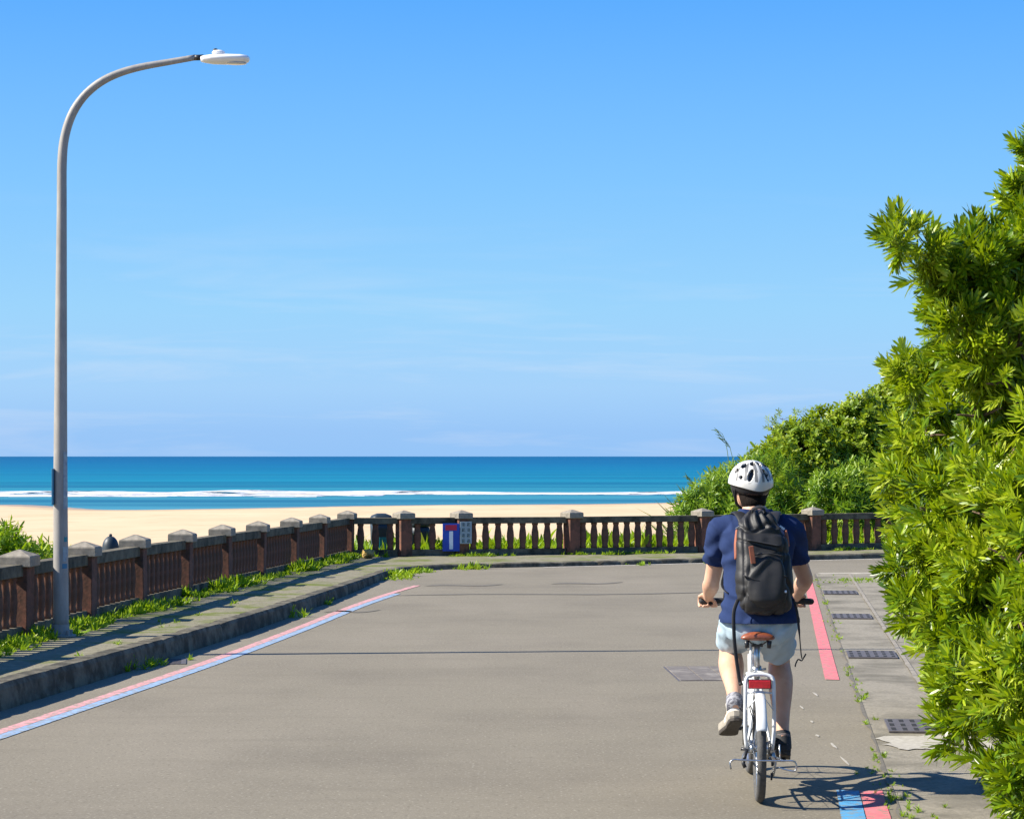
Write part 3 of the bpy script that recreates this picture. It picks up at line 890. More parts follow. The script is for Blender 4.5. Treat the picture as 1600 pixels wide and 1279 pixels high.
def balustrade(name, P, label, skip_last):
    global bal_me, post_me, cap_me
    t = empty(name, (P[0][0], P[0][1], base_z(P[0][1], P[0][0])))
    tag(t, label, 'balustrade')
    o0 = Vector(t.location)
    for i, p in enumerate(P):
        if i == len(P) - 1 and skip_last:
            pass
        else:
            z = base_z(p[1], p[0])
            a = Vector(P[max(i - 1, 0)]); b = Vector(P[min(i + 1, len(P) - 1)])
            ang = math.atan2(b.y - a.y, b.x - a.x) if i not in (0,) or name != 'front_balustrade' else R(60)
            if post_me is None:
                po = post_mesh().build('post', M['post'], t); post_me = po.data
                V, F = cap_mesh(); co = mesh_obj('cap', V, F, M['cap'], po); cap_me = co.data
            else:
                po = link(bpy.data.objects.new('post', post_me), t)
                co = link(bpy.data.objects.new('cap', cap_me), po)
            po.location = Vector((p[0], p[1], z)) - o0
            po.rotation_euler = (R(random.uniform(-.9, .9)), R(random.uniform(-.9, .9)), ang + R(random.uniform(-3, 3)) + (R(19) if name == 'front_balustrade' else 0))
        if i == len(P) - 1:
            break
        a, b = Vector((*P[i], base_z(P[i][1], P[i][0]))), Vector((*P[i + 1], base_z(P[i + 1][1], P[i + 1][0])))
        d = b - a; L = d.length; u = d / L
        ang = math.atan2(u.y, u.x); tilt = -math.asin(u.z)
        rot = Matrix.Rotation(ang, 3, 'Z') @ Matrix.Rotation(tilt, 3, 'Y')
        mid = (a + b) / 2 - o0
        mb = MB(); mb.box(mid + Vector((0, 0, 0.553)), (L - 0.20, 0.135, 0.10), rot, bev=0.008); mb.build('top_rail', M['rail'], t)
        mb = MB(); mb.box(mid + Vector((0, 0, 0.038)), (L - 0.20, 0.12, 0.115), rot, bev=0.006); mb.build('bottom_rail', M['rail'], t)
        n = max(2, round((L - 0.26) / 0.19) )
        for k in range(n):
            s = 0.10 + (L - 0.20) * (k + 0.5) / n
            q = a + u * s - o0
            if bal_me is None:
                V, F = baluster_mesh(); bo = mesh_obj('baluster', V, F, M['baluster'], t, True); bal_me = bo.data
            else:
                bo = link(bpy.data.objects.new('baluster', bal_me), t)
            bo.location = q
            bo.rotation_euler = (0, 0, ang)
    return t
balustrade('side_balustrade', FENCE_SIDE, 'red-brown concrete balustrade with grey pyramid caps along the left pavement', False)
balustrade('front_balustrade', FENCE_FRONT[0:], 'far dark balustrade crossing behind the cyclist at the end of the road', False)
# (the corner post is shared: drop the duplicate)
fb = [o for o in bpy.data.objects if o.name.startswith('front_balustrade')][0]
for ch in list(fb.children):
    if ch.name.startswith('post') and (ch.location - Vector((0, 0, 0))).length < 0.05:
        for c2 in list(ch.children): bpy.data.objects.remove(c2)
        bpy.data.objects.remove(ch)

# signs on the far balustrade
post = Vector((-0.816, 35.7, base_z(35.7, -0.816)))
s = empty('dead_end_sign', Vector((-0.965, 35.50, 0.14)), R(4))
tag(s, 'blue rectangular dead end sign with red bar over white stem, hung on the far balustrade', 'road sign')
MB().box((0, 0, 0.22), (0.27, 0.012, 0.44), bev=0.005).build('plate', M['signblue'], s)
MB().box((0.0, -0.0085, 0.375), (0.18, 0.004, 0.085)).build('red_bar', M['signred'], s)
MB().box((0.0, -0.0085, 0.175), (0.06, 0.004, 0.285)).build('white_stem', M['signwhite'], s)
MB().tube([(0, 0.012, .2), (0, 0.10, .2)], .012).build('bracket', M['galv'], s)
s = empty('notice_board', post + Vector((0.085, -0.17, 0.19)), R(14))
tag(s, 'pale grey notice with eight dark characters in two columns on a balustrade post', 'notice')
MB().box((0, 0, 0.175), (0.19, 0.012, 0.35), bev=0.003).build('plate', M['signpale'], s)
mb = MB()
for c in range(2):
    for r_ in range(4):
        cx, cz = -0.042 + c * 0.084, 0.045 + r_ * 0.087
        for q in range(3):
            mb.box((cx, -0.0085, cz - 0.02 + q * 0.02), (0.046 - 0.008 * ((q + r_ + c) % 2), 0.004, 0.007))
        mb.box((cx + (0.008 if (r_ + c) % 2 else -0.01), -0.0075, cz), (0.007, 0.004, 0.052))
        if (r_ + c) % 3: mb.box((cx - 0.018, -0.0078, cz - 0.012), (0.006, 0.004, 0.026))
mb.build('lettering', M['ink'], s)

# bins and odd things near the corner of the balustrade
def bin_(x, y, z, w, h, label, top='flat'):
    t = empty('litter_bin', (x, y, z), R(18))
    tag(t, label, 'bin')
    V, F = ring_loft(interp_rings([(0, 0, 0, w * .40, w * .36), (0, 0, h * .5, w * .46, w * .40), (0, 0, h * .86, w * .5, w * .44)], 4), 24, True, 4)
    mesh_obj('body', V, F, M['binpaint'], t, True)
    V, F = ring_loft([(0, 0, h * .865, w * .53, w * .47), (0, 0, h * .92, w * .53, w * .47), (0, 0, h * .97, w * .44, w * .38), (0, 0, h, w * .2, w * .16)], 24, True, 4)
    mesh_obj('lid', V, F, M['binpaint'], t, True)
    MB().box((0, -w * .435, h * .55), (w * .4, .01, h * .22)).build('label_panel', M['teal'], t)
    return t
bin_(-2.12, 36.3, -0.40, 0.34, 1.12, 'dark plastic bin with a dull teal panel behind the corner of the balustrade')
bin_(-1.50, 36.4, -0.45, 0.30, 1.10, 'narrower dark bin with teal panel behind the far balustrade, left of the blue sign')
t = empty('crumpled_bag', (-2.22, 34.6, base_z(34.6, -2.22)))
tag(t, 'crumpled yellow-brown bag lying at the foot of the balustrade corner', 'litter')
V, F = ellipsoid((0, 0, 0.06), (0.10, 0.08, 0.07), 18, 12)
V = [v * (1 + 0.35 * noise.noise(v * 22)) for v in V]
mesh_obj('bag', V, F, M['trash'], t)
t = empty('bollard', (-4.66, 26.0, -0.30))
tag(t, 'dark teal bollard with domed top just behind the left balustrade', 'bollard')
V, F = ring_loft(interp_rings([(0, 0, 0, .10, .10), (0, 0, .70, .10, .10), (0, 0, .88, .098, .098), (0, 0, .96, .080, .080), (0, 0, 1.005, .046, .046), (0, 0, 1.02, .014, .014)], 4), 24)
mesh_obj('shaft', V, F, M['binpaint'], t, True)
V, F = ellipsoid((0, 0, 1.03), (.02, .02, .018)); mesh_obj('knob', V, F, M['binpaint'], t, True)

# ------------------------------------------------------------------ street lamp
LX, LY = -3.73, 18.5
lz = base_z(LY, -3.0)
s = empty('street_lamp', (LX, LY, lz))
tag(s, 'tall grey galvanised street lamp with curved arm and white head beside the left balustrade', 'street lamp')
def LP(px, py):  # point on the plane of the lamp arm, relative to the base
    return Vector(((px - 800) * LY / 3500 - LX, 0, 1.65 - (py - 712) * LY / 3500 - lz))
pole = [LP(95, 985), LP(95, 900), LP(94.5, 720), LP(95.5, 500), LP(96.5, 330), LP(97, 255), LP(101, 215), LP(112, 180), LP(130, 152), LP(155, 130), LP(185, 115), LP(220, 105), LP(262, 97.5), LP(305, 90)]
rad = [.066, .062, .056, .048, .041, .039, .037, .036, .034, .033, .031, .029, .026, .024]
V, F = loft(pole, rad, 24, (0, 1, 0), 4)
mesh_obj('pole', V, F, M['galv'], s, True)
mb = MB(); mb.tube([(0, 0, 0.0), (0, 0, .012)], .13, 24, (0, 1, 0)).tube([(0, 0, .012), (0, 0, .10)], [.082, .07], 24, (0, 1, 0))
for k in range(4):
    a = R(45 + 90 * k); mb.tube([(.105 * math.cos(a), .105 * math.sin(a), .0), (.105 * math.cos(a), .105 * math.sin(a), .05)], .012, 6, (0, 1, 0))
mb.build('base_plate', M['galv'], s)
p0, p1 = LP(302, 90.5), LP(318, 90)
MB().tube([p0, p1], .024, 14, (0, 1, 0)).build('arm_socket', M['blackplastic'], s, True)
h0 = LP(314, 91)
hd = empty('lamp_head', h0, 0, s)
rings = [(0, .03, .02), (.03, .05, .026), (.10, .085, .034), (.20, .098, .036), (.33, .10, .032), (.385, .08, .024), (.40, .045, .012)]
V = []
for (x, ry, rz) in rings:
    for k in range(20):
        a = 2 * math.pi * k / 20
        V.append(Vector((x, ry * math.cos(a), -0.004 + (rz * math.sin(a) if math.sin(a) > 0 else rz * 1.35 * math.sin(a)))))
F = [(i * 20 + k, (i + 1) * 20 + k, (i + 1) * 20 + (k + 1) % 20, i * 20 + (k + 1) % 20) for i in range(len(rings) - 1) for k in range(20)]
F += [tuple(range(20)), tuple(reversed(range(len(V) - 20, len(V))))]
mesh_obj('housing', V, F, M['lampwhite'], hd, True)
V, F = ellipsoid((.29, 0, -.046), (.09, .07, .008), 20, 8); mesh_obj('lens', V, F, M['glass'], hd, True)
V, F = ellipsoid((.145, 0, .045), (.055, .05, .022), 20, 10); mesh_obj('cover_dome', V, F, M['lampwhite'], hd, True)
V, F = ellipsoid((.12, 0, .064), (.022, .022, .016), 16, 10); mesh_obj('light_sensor', V, F, M['blackplastic'], hd, True)
# plates and stickers
MB().box(LP(86, 760) + Vector((-0.008, -.02, 0)), (.018, .09, .30), bev=.004).build('blue_plate', M['bluetape'], s)
def curved_sticker(z0, z1, a0, a1, r, m, nm):
    V, F = [], []
    for i in range(7):
        a = R(a0 + (a1 - a0) * i / 6)
        V += [(r * math.cos(a), r * math.sin(a), z0), (r * math.cos(a), r * math.sin(a), z1)]
    F = [(2 * i, 2 * i + 2, 2 * i + 3, 2 * i + 1) for i in range(6)]
    return mesh_obj(nm, V, F, m, s)
curved_sticker(.62, .74, -60, -5, .0635, M['sticker'], 'sticker')
curved_sticker(.78, .82, -50, -15, .0632, M['teal'], 'sticker')
curved_sticker(1.05, 1.52, -55, -12, .061, M['sticker'], 'sticker')
curved_sticker(.56, .60, -65, -20, .0645, M['bluetape'], 'sticker')

# ------------------------------------------------------------------ leaves
def leaf_strip(p, d, up, L, w, bend, segs=3):
    """slim leaf: returns verts, tris"""
    d = d / np.linalg.norm(d)
    s = np.cross(d, up); s /= (np.linalg.norm(s) + 1e-9)
    n = np.cross(s, d)
    prof = [(0.0, 0.12), (0.22, 1.0), (0.80, 0.9), (1.0, 0.0)]
    V = []
    for t, ww in prof:
        c = p + d * (L * t) + n * (bend * L * t * t)
        if ww == 0: V.append(c)
        elif t == 0: V.append(c)
        else: V += [c - s * w * ww / 2, c + s * w * ww / 2]
    T = [(0, 1, 2), (1, 3, 4), (1, 4, 2), (3, 5, 4)]
    return V, T

def shoot_template(kind, seed):
    r = np.random.default_rng(seed)
    V, T = [], []
    if kind == 'podo':
        n, SL = 30, 0.10
        for i in range(n):
            t = (i + 0.5) / n
            p = np.array([0, 0, SL * t])
            a = i * 2.39996 + r.uniform(-.3, .3)
            el = R(r.uniform(12, 36) + 40 * t)
            d = np.array([math.cos(a) * math.cos(el), math.sin(a) * math.cos(el), math.sin(el)])
            L = r.uniform(.055, .092) * (1 - 0.25 * max(0, t - .7) / .3)
            v, tt = leaf_strip(p, d, np.array([0, 0, 1.0]) if abs(d[2]) < .95 else np.array([1.0, 0, 0]), L, r.uniform(.0095, .0145), r.uniform(-.15, .22))
            T += [(a_ + len(V), b_ + len(V), c_ + len(V)) for a_, b_, c_ in tt]; V += v
    elif kind == 'broad':
        n, SL = 12, 0.30
        for i in range(n):
            t = (i + 0.5) / n
            p = np.array([0, 0, SL * t])
            a = i * 2.39996 + r.uniform(-.5, .5)
            el = R(r.uniform(-5, 35) + 30 * t)
            d = np.array([math.cos(a) * math.cos(el), math.sin(a) * math.cos(el), math.sin(el)])
            v, tt = leaf_strip(p, d, np.array([0, 0, 1.0]), r.uniform(.11, .19), r.uniform(.05, .08), r.uniform(-.35, .05))
            T += [(a_ + len(V), b_ + len(V), c_ + len(V)) for a_, b_, c_ in tt]; V += v
    elif kind == 'lance':
        n, SL = 16, 0.28
        for i in range(n):
            t = (i + 0.5) / n
            p = np.array([0, 0, SL * t])
            a = i * 2.39996 + r.uniform(-.5, .5)
            el = R(r.uniform(5, 40) + 30 * t)
            d = np.array([math.cos(a) * math.cos(el), math.sin(a) * math.cos(el), math.sin(el)])
            v, tt = leaf_strip(p, d, np.array([0, 0, 1.0]), r.uniform(.10, .16), r.uniform(.018, .030), r.uniform(-.4, .0))
            T += [(a_ + len(V), b_ + len(V), c_ + len(V)) for a_, b_, c_ in tt]; V += v
    elif kind == 'tuft':
        n = 16
        for i in range(n):
            a = r.uniform(0, 6.28); el = R(r.uniform(25, 85))
            d = np.array([math.cos(a) * math.cos(el), math.sin(a) * math.cos(el), math.sin(el)])
            p = np.array([r.uniform(-.03, .03), r.uniform(-.03, .03), -.01])
            v, tt = leaf_strip(p, d, np.array([0, 0, 1.0]) if d[2] < .95 else np.array([1.0, 0, 0]), r.uniform(.06, .16), r.uniform(.010, .022), r.uniform(-.4, -.05))
            T += [(a_ + len(V), b_ + len(V), c_ + len(V)) for a_, b_, c_ in tt]; V += v
    elif kind == 'reed':
        n = 12
        for i in range(n):
            a = r.uniform(0, 6.28); el = R(r.uniform(40, 88))
            d = np.array([math.cos(a) * math.cos(el), math.sin(a) * math.cos(el), math.sin(el)])
            p = np.array([r.uniform(-.06, .06), r.uniform(-.06, .06), 0])
            v, tt = leaf_strip(p, d, np.array([0, 0, 1.0]) if d[2] < .95 else np.array([1.0, 0, 0]), r.uniform(.5, 1.0), r.uniform(.025, .04), r.uniform(-.75, -.2))
            T += [(a_ + len(V), b_ + len(V), c_ + len(V)) for a_, b_, c_ in tt]; V += v
    return np.array(V), np.array(T)
TPL = {k: [shoot_template(k, s_) for s_ in range(5)] for k in ('podo', 'broad', 'lance', 'tuft', 'reed')}

def frames(D, rng):
    """rotation matrices with z column = D"""
    D = D / np.linalg.norm(D, axis=1, keepdims=True)
    A = rng.normal(size=D.shape)
    X = np.cross(A, D); X /= np.linalg.norm(X, axis=1, keepdims=True)
    Y = np.cross(D, X)
    return np.stack([X, Y, D], axis=2)

def scatter(kind, P, D, S, rng):
    tp = TPL[kind]
    Rm = frames(D, rng)
    which = rng.integers(0, len(tp), len(P))
    Vs, Ts, off = [], [], 0
    for w, (V, T) in enumerate(tp):
        idx = np.nonzero(which == w)[0]
        if len(idx) == 0: continue
        W = np.einsum('nij,vj->nvi', Rm[idx], V) * S[idx][:, None, None] + P[idx][:, None, :]
        Vs.append(W.reshape(-1, 3))
        TT = T[None, :, :] + (np.arange(len(idx)) * len(V))[:, None, None] + off
        Ts.append(TT.reshape(-1, 3)); off += len(idx) * len(V)
    return np.concatenate(Vs), np.concatenate(Ts)

def crown_points(lobes, density, rng, up=0.55, jitter=0.45, inner=0.25, hole=0.0, clump=3.0, lumpy=.3, small=.12):
    """shoots over the outside of a union of lobes; lobes: (x,y,z,r[,sz])"""
    Ls = np.array([l[:4] for l in lobes])
    P, D = [], []
    for (cx, cy, cz, r) in Ls:
        n = int(4 * math.pi * r * r * density * (1 + 1.6 * max(0, 1 - r / small)))
        u = rng.normal(size=(n, 3)); u /= np.linalg.norm(u, axis=1, keepdims=True)
        k = 1 - inner * rng.random(n) ** 1.5
        # lumpy surface
        lump = np.array([noise.noise(Vector((cx + q[0] * r, cy + q[1] * r, cz + q[2] * r)) * clump) + .6 * noise.noise(Vector((cx + q[0] * r, cy + q[1] * r, cz + q[2] * r)) * clump * 2.2) for q in u])
        k = k * (1 + lumpy * lump)
        p = np.array([cx, cy, cz]) + u * (r * k)[:, None]
        keep = np.ones(n, bool)
        for (ax, ay, az, ar) in Ls:
            dd = np.linalg.norm(p - np.array([ax, ay, az]), axis=1)
            keep &= ~((dd < ar * 0.70) & (rng.random(n) < 0.93))
        gap = np.array([noise.noise(Vector(q) * clump * .55 + Vector((7, 1, 4))) for q in p])
        keep &= ~((lump + 1.2 * gap < -0.10) & (rng.random(n) < hole) & (r > small))
        P.append(p[keep]); D.append(u[keep])
    P, D = np.concatenate(P), np.concatenate(D)
    D = D + np.array([0, 0, up]) + rng.normal(size=D.shape) * jitter
    return P, D

def limb_mesh(mb, a, b, r0, r1, rng, wig=0.08, n=7):
    a, b = Vector(a), Vector(b)
    pts = []
    for i in range(5):
        t = i / 4
        p = a.lerp(b, t)
        if 0 < i < 4:
            p += Vector(rng.normal(size=3)) * wig * (b - a).length * 0.5
        pts.append(p)
    mb.tube(pts, [r0 + (r1 - r0) * i / 4 for i in range(5)], n, (0, 1, 0.1), 2)

def make_tree(name, base, lobes, kind, density, size, mt, label, cat, seed, group=None, trunk_r=.09, up=.55, hole=.6, stems=1, clump=3.0, inner=.25, tname='trunk'):
    rng = np.random.default_rng(seed)
    base = Vector(base)
    t = empty(name, base)
    tag(t, label, cat, group)
    P, D = crown_points(lobes, density, rng, up=up, lumpy=.42 if kind == 'podo' else .3, jitter=.6 if kind == 'podo' else .45, hole=hole, clump=clump, inner=inner)
    S = size * (0.8 + 0.45 * rng.random(len(P)))
    V, T = scatter(kind, P, D, S, rng)
    V = V - np.array(base)
    cr_ = tri_obj('crown', V, T, mt, t)
    mb = MB()
    cz = Vector((float(np.mean([l[0] for l in lobes])), float(np.mean([l[1] for l in lobes])), 0))
    top = Vector((base.x * .6 + cz.x * .4, base.y * .6 + cz.y * .4, max(l[2] for l in lobes) * .55))
    for s_ in range(stems):
        a = base + Vector((rng.uniform(-.15, .15) * (s_ > 0), rng.uniform(-.15, .15) * (s_ > 0), -0.05))
        limb_mesh(mb, a - base, top - base + Vector(rng.normal(size=3)) * .1, trunk_r, trunk_r * .55, rng, .04, 10)
    for l in lobes:
        c = Vector(l[:3])
        if kind == 'podo' and (l[3] < .14 or c.z > 2.4): continue
        st = base.lerp(top, min(0.95, max(0.25, (c.z - base.z) / max(.1, top.z - base.z) * .6)))
        limb_mesh(mb, st - base, (c - base) * 1.0, trunk_r * .22, trunk_r * .05, rng, .03, 6)
        for q in range(4):
            v = Vector(rng.normal(size=3)).normalized() * l[3] * .8
            v.z = abs(v.z) * .6
            limb_mesh(mb, c - base, c + v - base, trunk_r * .12, trunk_r * .05, rng, .05, 5)
    mb.build(tname, M['bark'], t, True)
    return t

def PL(px, py, rp, d):
    """a lobe of the crown from its place in the survey photo at distance d"""
    return ((px - 800) * d / 3500, d, 1.65 - (py - 712) * d / 3500, rp * d / 3500)

# yew pine beside the gutter (near)
A = [PL(1512, 445, 46, 10.3), PL(1500, 488, 40, 10.4), PL(1522, 535, 44, 10.3), PL(1484, 480, 22, 10.2), PL(1462, 425, 26, 10.3), PL(1560, 560, 50, 10.4), PL(1600, 440, 50, 10.9), PL(1538, 440, 50, 10.6), PL(1578, 449, 46, 10.7), PL(1590, 480, 60, 10.8), PL(1426, 880, 26, 10.2), PL(1434, 950, 26, 10.1), PL(1530, 394, 30, 10.5), PL(1598, 404, 36, 10.7), PL(1650, 324, 62, 10.6), PL(1602, 376, 26, 10.4), PL(1628, 249, 24, 10.5), PL(1668, 234, 45, 10.7),
     PL(1580, 429, 45, 10.3), PL(1568, 429, 34, 10.2), PL(1518, 409, 30, 10.2), PL(1432, 384, 24, 10.1), PL(1402, 374, 14, 10), PL(1493, 439, 30, 10.2), PL(1513, 450, 34, 10.3),
     PL(1640, 420, 80, 10.6), PL(1578, 460, 62, 10.3), PL(1538, 520, 42, 10.2), PL(1500, 512, 20, 10.1), PL(1590, 540, 70, 10.2), PL(1660, 560, 110, 10.7),
     PL(1574, 600, 50, 10.1), PL(1534, 650, 55, 10.3), PL(1634, 650, 75, 10), PL(1714, 720, 130, 10.4), PL(1574, 720, 62, 10.1), PL(1514, 735, 55, 10.3),
     PL(1474, 800, 48, 10.3), PL(1554, 810, 62, 9.9), PL(1634, 800, 70, 9.7), PL(1478, 868, 44, 10.2), PL(1538, 880, 55, 10), PL(1584, 880, 70, 9.7), PL(1674, 880, 100, 9.6),
     PL(1488, 965, 40, 10), PL(1548, 975, 58, 9.8), PL(1594, 980, 75, 9.5), PL(1684, 1000, 110, 9.4), PL(1504, 1050, 36, 9.8), PL(1554, 1070, 60, 9.5), PL(1634, 1090, 85, 9.2),
     PL(1512, 1122, 38, 9.6), PL(1574, 1150, 50, 9.3), PL(1634, 1190, 70, 9.1), PL(1714, 1140, 110, 9.4), PL(1624, 1250, 50, 9), PL(1684, 1270, 70, 9.2)]
make_tree('yew_pine', (2.95, 10.2, 0), A, 'podo', 330, .92, M['podo'], 'big bright green yew pine with slim leaves leaning over the right gutter', 'tree', 21, trunk_r=.08, up=.45, hole=.85, stems=3, clump=4.2, inner=.45)
B = [PL(1426, 590, 26, 13.8), PL(1466, 615, 44, 14), PL(1516, 640, 60, 14.2), PL(1446, 680, 46, 13.8), PL(1496, 720, 60, 14), PL(1566, 600, 70, 14.5), PL(1586, 700, 90, 14.6),
     PL(1436, 745, 36, 13.6), PL(1466, 790, 60, 13.6), PL(1526, 800, 80, 13.8), PL(1470, 880, 50, 13.2), PL(1540, 900, 80, 13.4), PL(1520, 980, 70, 13), PL(1600, 850, 100, 13.8), PL(1590, 1000, 90, 13.2)]
make_tree('yew_pine', (3.1, 13.9, 0), B, 'podo', 190, 1.1, M['podo'], 'second yew pine just beyond the big one, in front of the far shrubs', 'tree', 22, trunk_r=.07, up=.45, hole=.7, stems=2, clump=4.0, inner=.35)

# shrubs beyond the balustrade
def shrub(lobes, label, seed, kind='broad', size=1.0, dens=34, m='shrub', nm='coastal_shrub', grp='shrubs on the bank beyond the far balustrade', z=-1.6, clump=1.4):
    cx = float(np.mean([l[0] for l in lobes])); cy = float(np.mean([l[1] for l in lobes]))
    return make_tree(nm, (cx, cy, z), lobes, kind, dens, size, M[m], label, 'shrub', seed, grp, trunk_r=.06, up=.4, hole=.55, stems=3, clump=clump, inner=.3, tname='stems')
shrub([PL(1150, 782, 40, 42), PL(1118, 796, 36, 41), PL(1090, 806, 24, 41), PL(1195, 765, 48, 42), PL(1150, 835, 60, 41), PL(1225, 840, 70, 42)], 'low grassy-green shrub directly behind the cyclist helmet', 31, 'lance', .9, 130, 'shrub2')
shrub([PL(1212, 722, 32, 46), PL(1250, 705, 42, 47), PL(1190, 745, 34, 45), PL(1252, 750, 56, 47), PL(1236, 690, 24, 47), PL(1225, 800, 60, 46), PL(1275, 700, 34, 47)], 'rounded yellow-green shrub rising just right of the helmet', 32, 'broad', .62, 130, 'shrub')
shrub([PL(1298, 668, 30, 48), PL(1330, 680, 42, 48), PL(1300, 725, 52, 48), PL(1350, 662, 34, 48), PL(1345, 735, 60, 48), PL(1290, 780, 60, 47), PL(1370, 690, 44, 48)], 'leafy shrub with an olive crest in the middle of the far bank', 33, 'broad', .62, 130, 'shrub')
shrub([PL(1395, 650, 40, 50), PL(1415, 618, 34, 50), PL(1440, 592, 34, 51), PL(1475, 578, 38, 51), PL(1385, 640, 30, 50), PL(1420, 680, 60, 50), PL(1470, 660, 70, 51), PL(1400, 740, 70, 49), PL(1480, 750, 90, 50)], 'highest olive-green shrub of the far bank', 34, 'broad', .65, 110, 'shrub')
shrub([PL(1300, 790, 34, 41), PL(1340, 780, 42, 41.5), PL(1380, 775, 50, 42), PL(1330, 840, 50, 41), PL(1400, 840, 56, 42), PL(1430, 770, 50, 42)], 'bright low shrub just over the rail between the two right-hand posts', 35, 'lance', .9, 130, 'shrub2')
shrub([PL(1480, 800, 60, 43), PL(1540, 790, 70, 44), PL(1600, 790, 80, 45), PL(1560, 720, 80, 48)], 'shrub mass at the right end of the bank, mostly hidden by the yew pines', 36, 'broad', .8, 60, 'shrub')
shrub([PL(1206, 668, 9, 47), PL(1222, 655, 9, 47), PL(1240, 652, 9, 47), PL(1232, 680, 10, 47)], 'wispy twiggy sapling poking above the shrub line right of the helmet', 37, 'lance', .6, 60, 'shrub', 'sapling')

def reed_clump(P0, n, spread, size, label, seed, nm='silvergrass', plume=None, m='reed', grp=None, lean=(0, 0)):
    rng = np.random.default_rng(seed)
    t = empty(nm, P0); tag(t, label, 'grass clump', grp)
    P = np.stack([rng.normal(0, spread[0], n), rng.normal(0, spread[1], n), np.zeros(n)], 1)
    D = np.stack([rng.normal(lean[0], .16, n), rng.normal(lean[1], .16, n), np.ones(n)], 1)
    V, T = scatter('reed', P, D, size * (.7 + .6 * rng.random(n)), rng)
    tri_obj('blades', V, T, M[m], t)
    if plume:
        mb = MB()
        for (dx, h, ln) in plume:
            pts = [Vector((dx, 0, 0)), Vector((dx + ln * .2, 0, h * .6)), Vector((dx + ln * .6, 0, h * .92)), Vector((dx + ln * 1.3, 0, h))]
            mb.tube(pts, [.008, .007, .005, .003], 5, (0, 1, 0), 3)
            for q in range(9):
                a = pts[2].lerp(pts[3], q / 9)
                mb.tube([a, a + Vector((random.uniform(-.14, -.02), random.uniform(-.05, .05), random.uniform(-.02, .10)))], [.008, .003], 4, (0, 1, 0))
        mb.build('flower_stems', M['reed'], t)
    return t
G = 'reed grass clumps on the bank'
reed_clump((2.95, 39.5, -0.75), 46, (.16, .3), 1.25, 'leftmost arching grass clump on the bank, tips against the surf', 41, grp=G, lean=(-.15, 0))
reed_clump((3.55, 40.5, -0.65), 60, (.22, .3), 1.35, 'tall grass clump rising beside the left shoulder of the cyclist, with thin flower stems', 42, grp=G, plume=[(-.15, 1.95, -.2), (.05, 1.75, -.15)], lean=(-.2, 0))
reed_clump((4.1, 41.5, -0.5), 60, (.25, .3), 1.5, 'grass clump with tall feathery stems against the sky left of the helmet', 43, grp=G, plume=[(.0, 2.65, -.25), (.12, 2.5, -.3)], lean=(-.15, 0))
reed_clump((3.3, 38.6, -0.7), 50, (.3, .2), 0.95, 'short leafy grass clump low against the far balustrade', 44, grp=G, m='grass')

# leafy plants behind the left balustrade
shrub([PL(0, 876, 30, 22), PL(-30, 862, 40, 22), PL(36, 890, 26, 22), PL(66, 876, 18, 22.2), PL(60, 905, 30, 22), PL(15, 925, 40, 21.7), PL(-50, 930, 60, 22)],
      'bright leafy weed bush behind the left balustrade at the picture edge', 51, 'lance', .62, 260, 'grass', 'leafy_bush', None, -0.6, 3)
rng = np.random.default_rng(77)

# ------------------------------------------------------------------ weeds and ground cover
def along(path, n, off0, off1, rng):
    P = lerp_path([Vector((p[0], p[1], 0)) for p in path], rng.random(n))
    out = []
    base = [Vector((p[0], p[1], 0)) for p in path]
    for p in P:
        i = min(range(len(base) - 1), key=lambda k: (base[k].lerp(base[k + 1], .5) - p).length)
        t = (base[i + 1] - base[i]).normalized()
        o = rng.uniform(off0, off1)
        out.append((p.x - t.y * o, p.y + t.x * o))
    return out
def weeds(name, pts_, size, m, seed, zf, kind='tuft'):
    rng = np.random.default_rng(seed)
    P = np.array([(x, y, zf(x, y)) for x, y in pts_])
    D = np.tile(np.array([0, 0, 1.0]), (len(P), 1)) + rng.normal(0, .45, (len(P), 3)) * np.array([1, 1, 0])
    S = size * (.35 + rng.random(len(P))) * np.array([.75 + .9 * noise.noise(Vector((x * 1.1, y * 1.1, seed))) for x, y in pts_])
    V, T = scatter(kind, P, D, S, rng)
    return tag(tri_obj(name, V, T, m), kind='stuff')
zp = lambda x, y: base_z(y, x) - 0.01
w1 = along(FENCE_SIDE, 3400, -0.30, 0.0, rng)
w1 = [(x, y) for x, y in w1 if noise.noise(Vector((x * 1.3, y * 1.3, 2))) > -0.24 and y > 15]
w1 += [(x, y) for x, y in along(FENCE_SIDE, 500, -0.42, -0.2, rng) if noise.noise(Vector((x, y * 1.1, 6))) > 0.1]
weeds('weeds', w1, .82, M['grass'], 61, zp)
w2 = [(x, y) for x, y in along(FENCE_FRONT, 700, -0.34, -0.10, rng) if noise.noise(Vector((x * 1.1, y, 9))) > -0.2]
weeds('weeds', w2, 0.62, M['grass'], 62, zp)
w3 = [(x, y) for x, y in along(FENCE_SIDE, 420, -1.0, -0.3, rng) if noise.noise(Vector((x * 2.2, y * 1.6, 4))) > 0.30]
weeds('weeds', w3, 0.35, M['grass'], 63, zp)
w4 = []
for (x, y, n) in ((-2.90, 17.6, 26), (-2.07, 25.2, 16), (-2.30, 23.0, 10), (-1.58, 30.8, 40), (-1.3, 31.8, 60), (-1.5, 30.0, 50), (-.6, 32.7, 20), (1.9, 34.0, 12), (3.0, 34.5, 8)):
    for k in range(n): w4.append((x + random.gauss(0, .10), y + random.gauss(0, .22)))
weeds('weeds', w4, 0.7, M['grass'], 64, lambda x, y: 0.0)
w5 = []
for k in range(260):
    y = random.uniform(8, 31)
    if noise.noise(Vector((y * .8, 3, 0))) > -0.05: w5.append((edge_x(y) + random.gauss(0, .03), y))
for k in range(240): w5.append((4.3 + random.gauss(.25, .28), 29.6 + random.gauss(0, .5)))
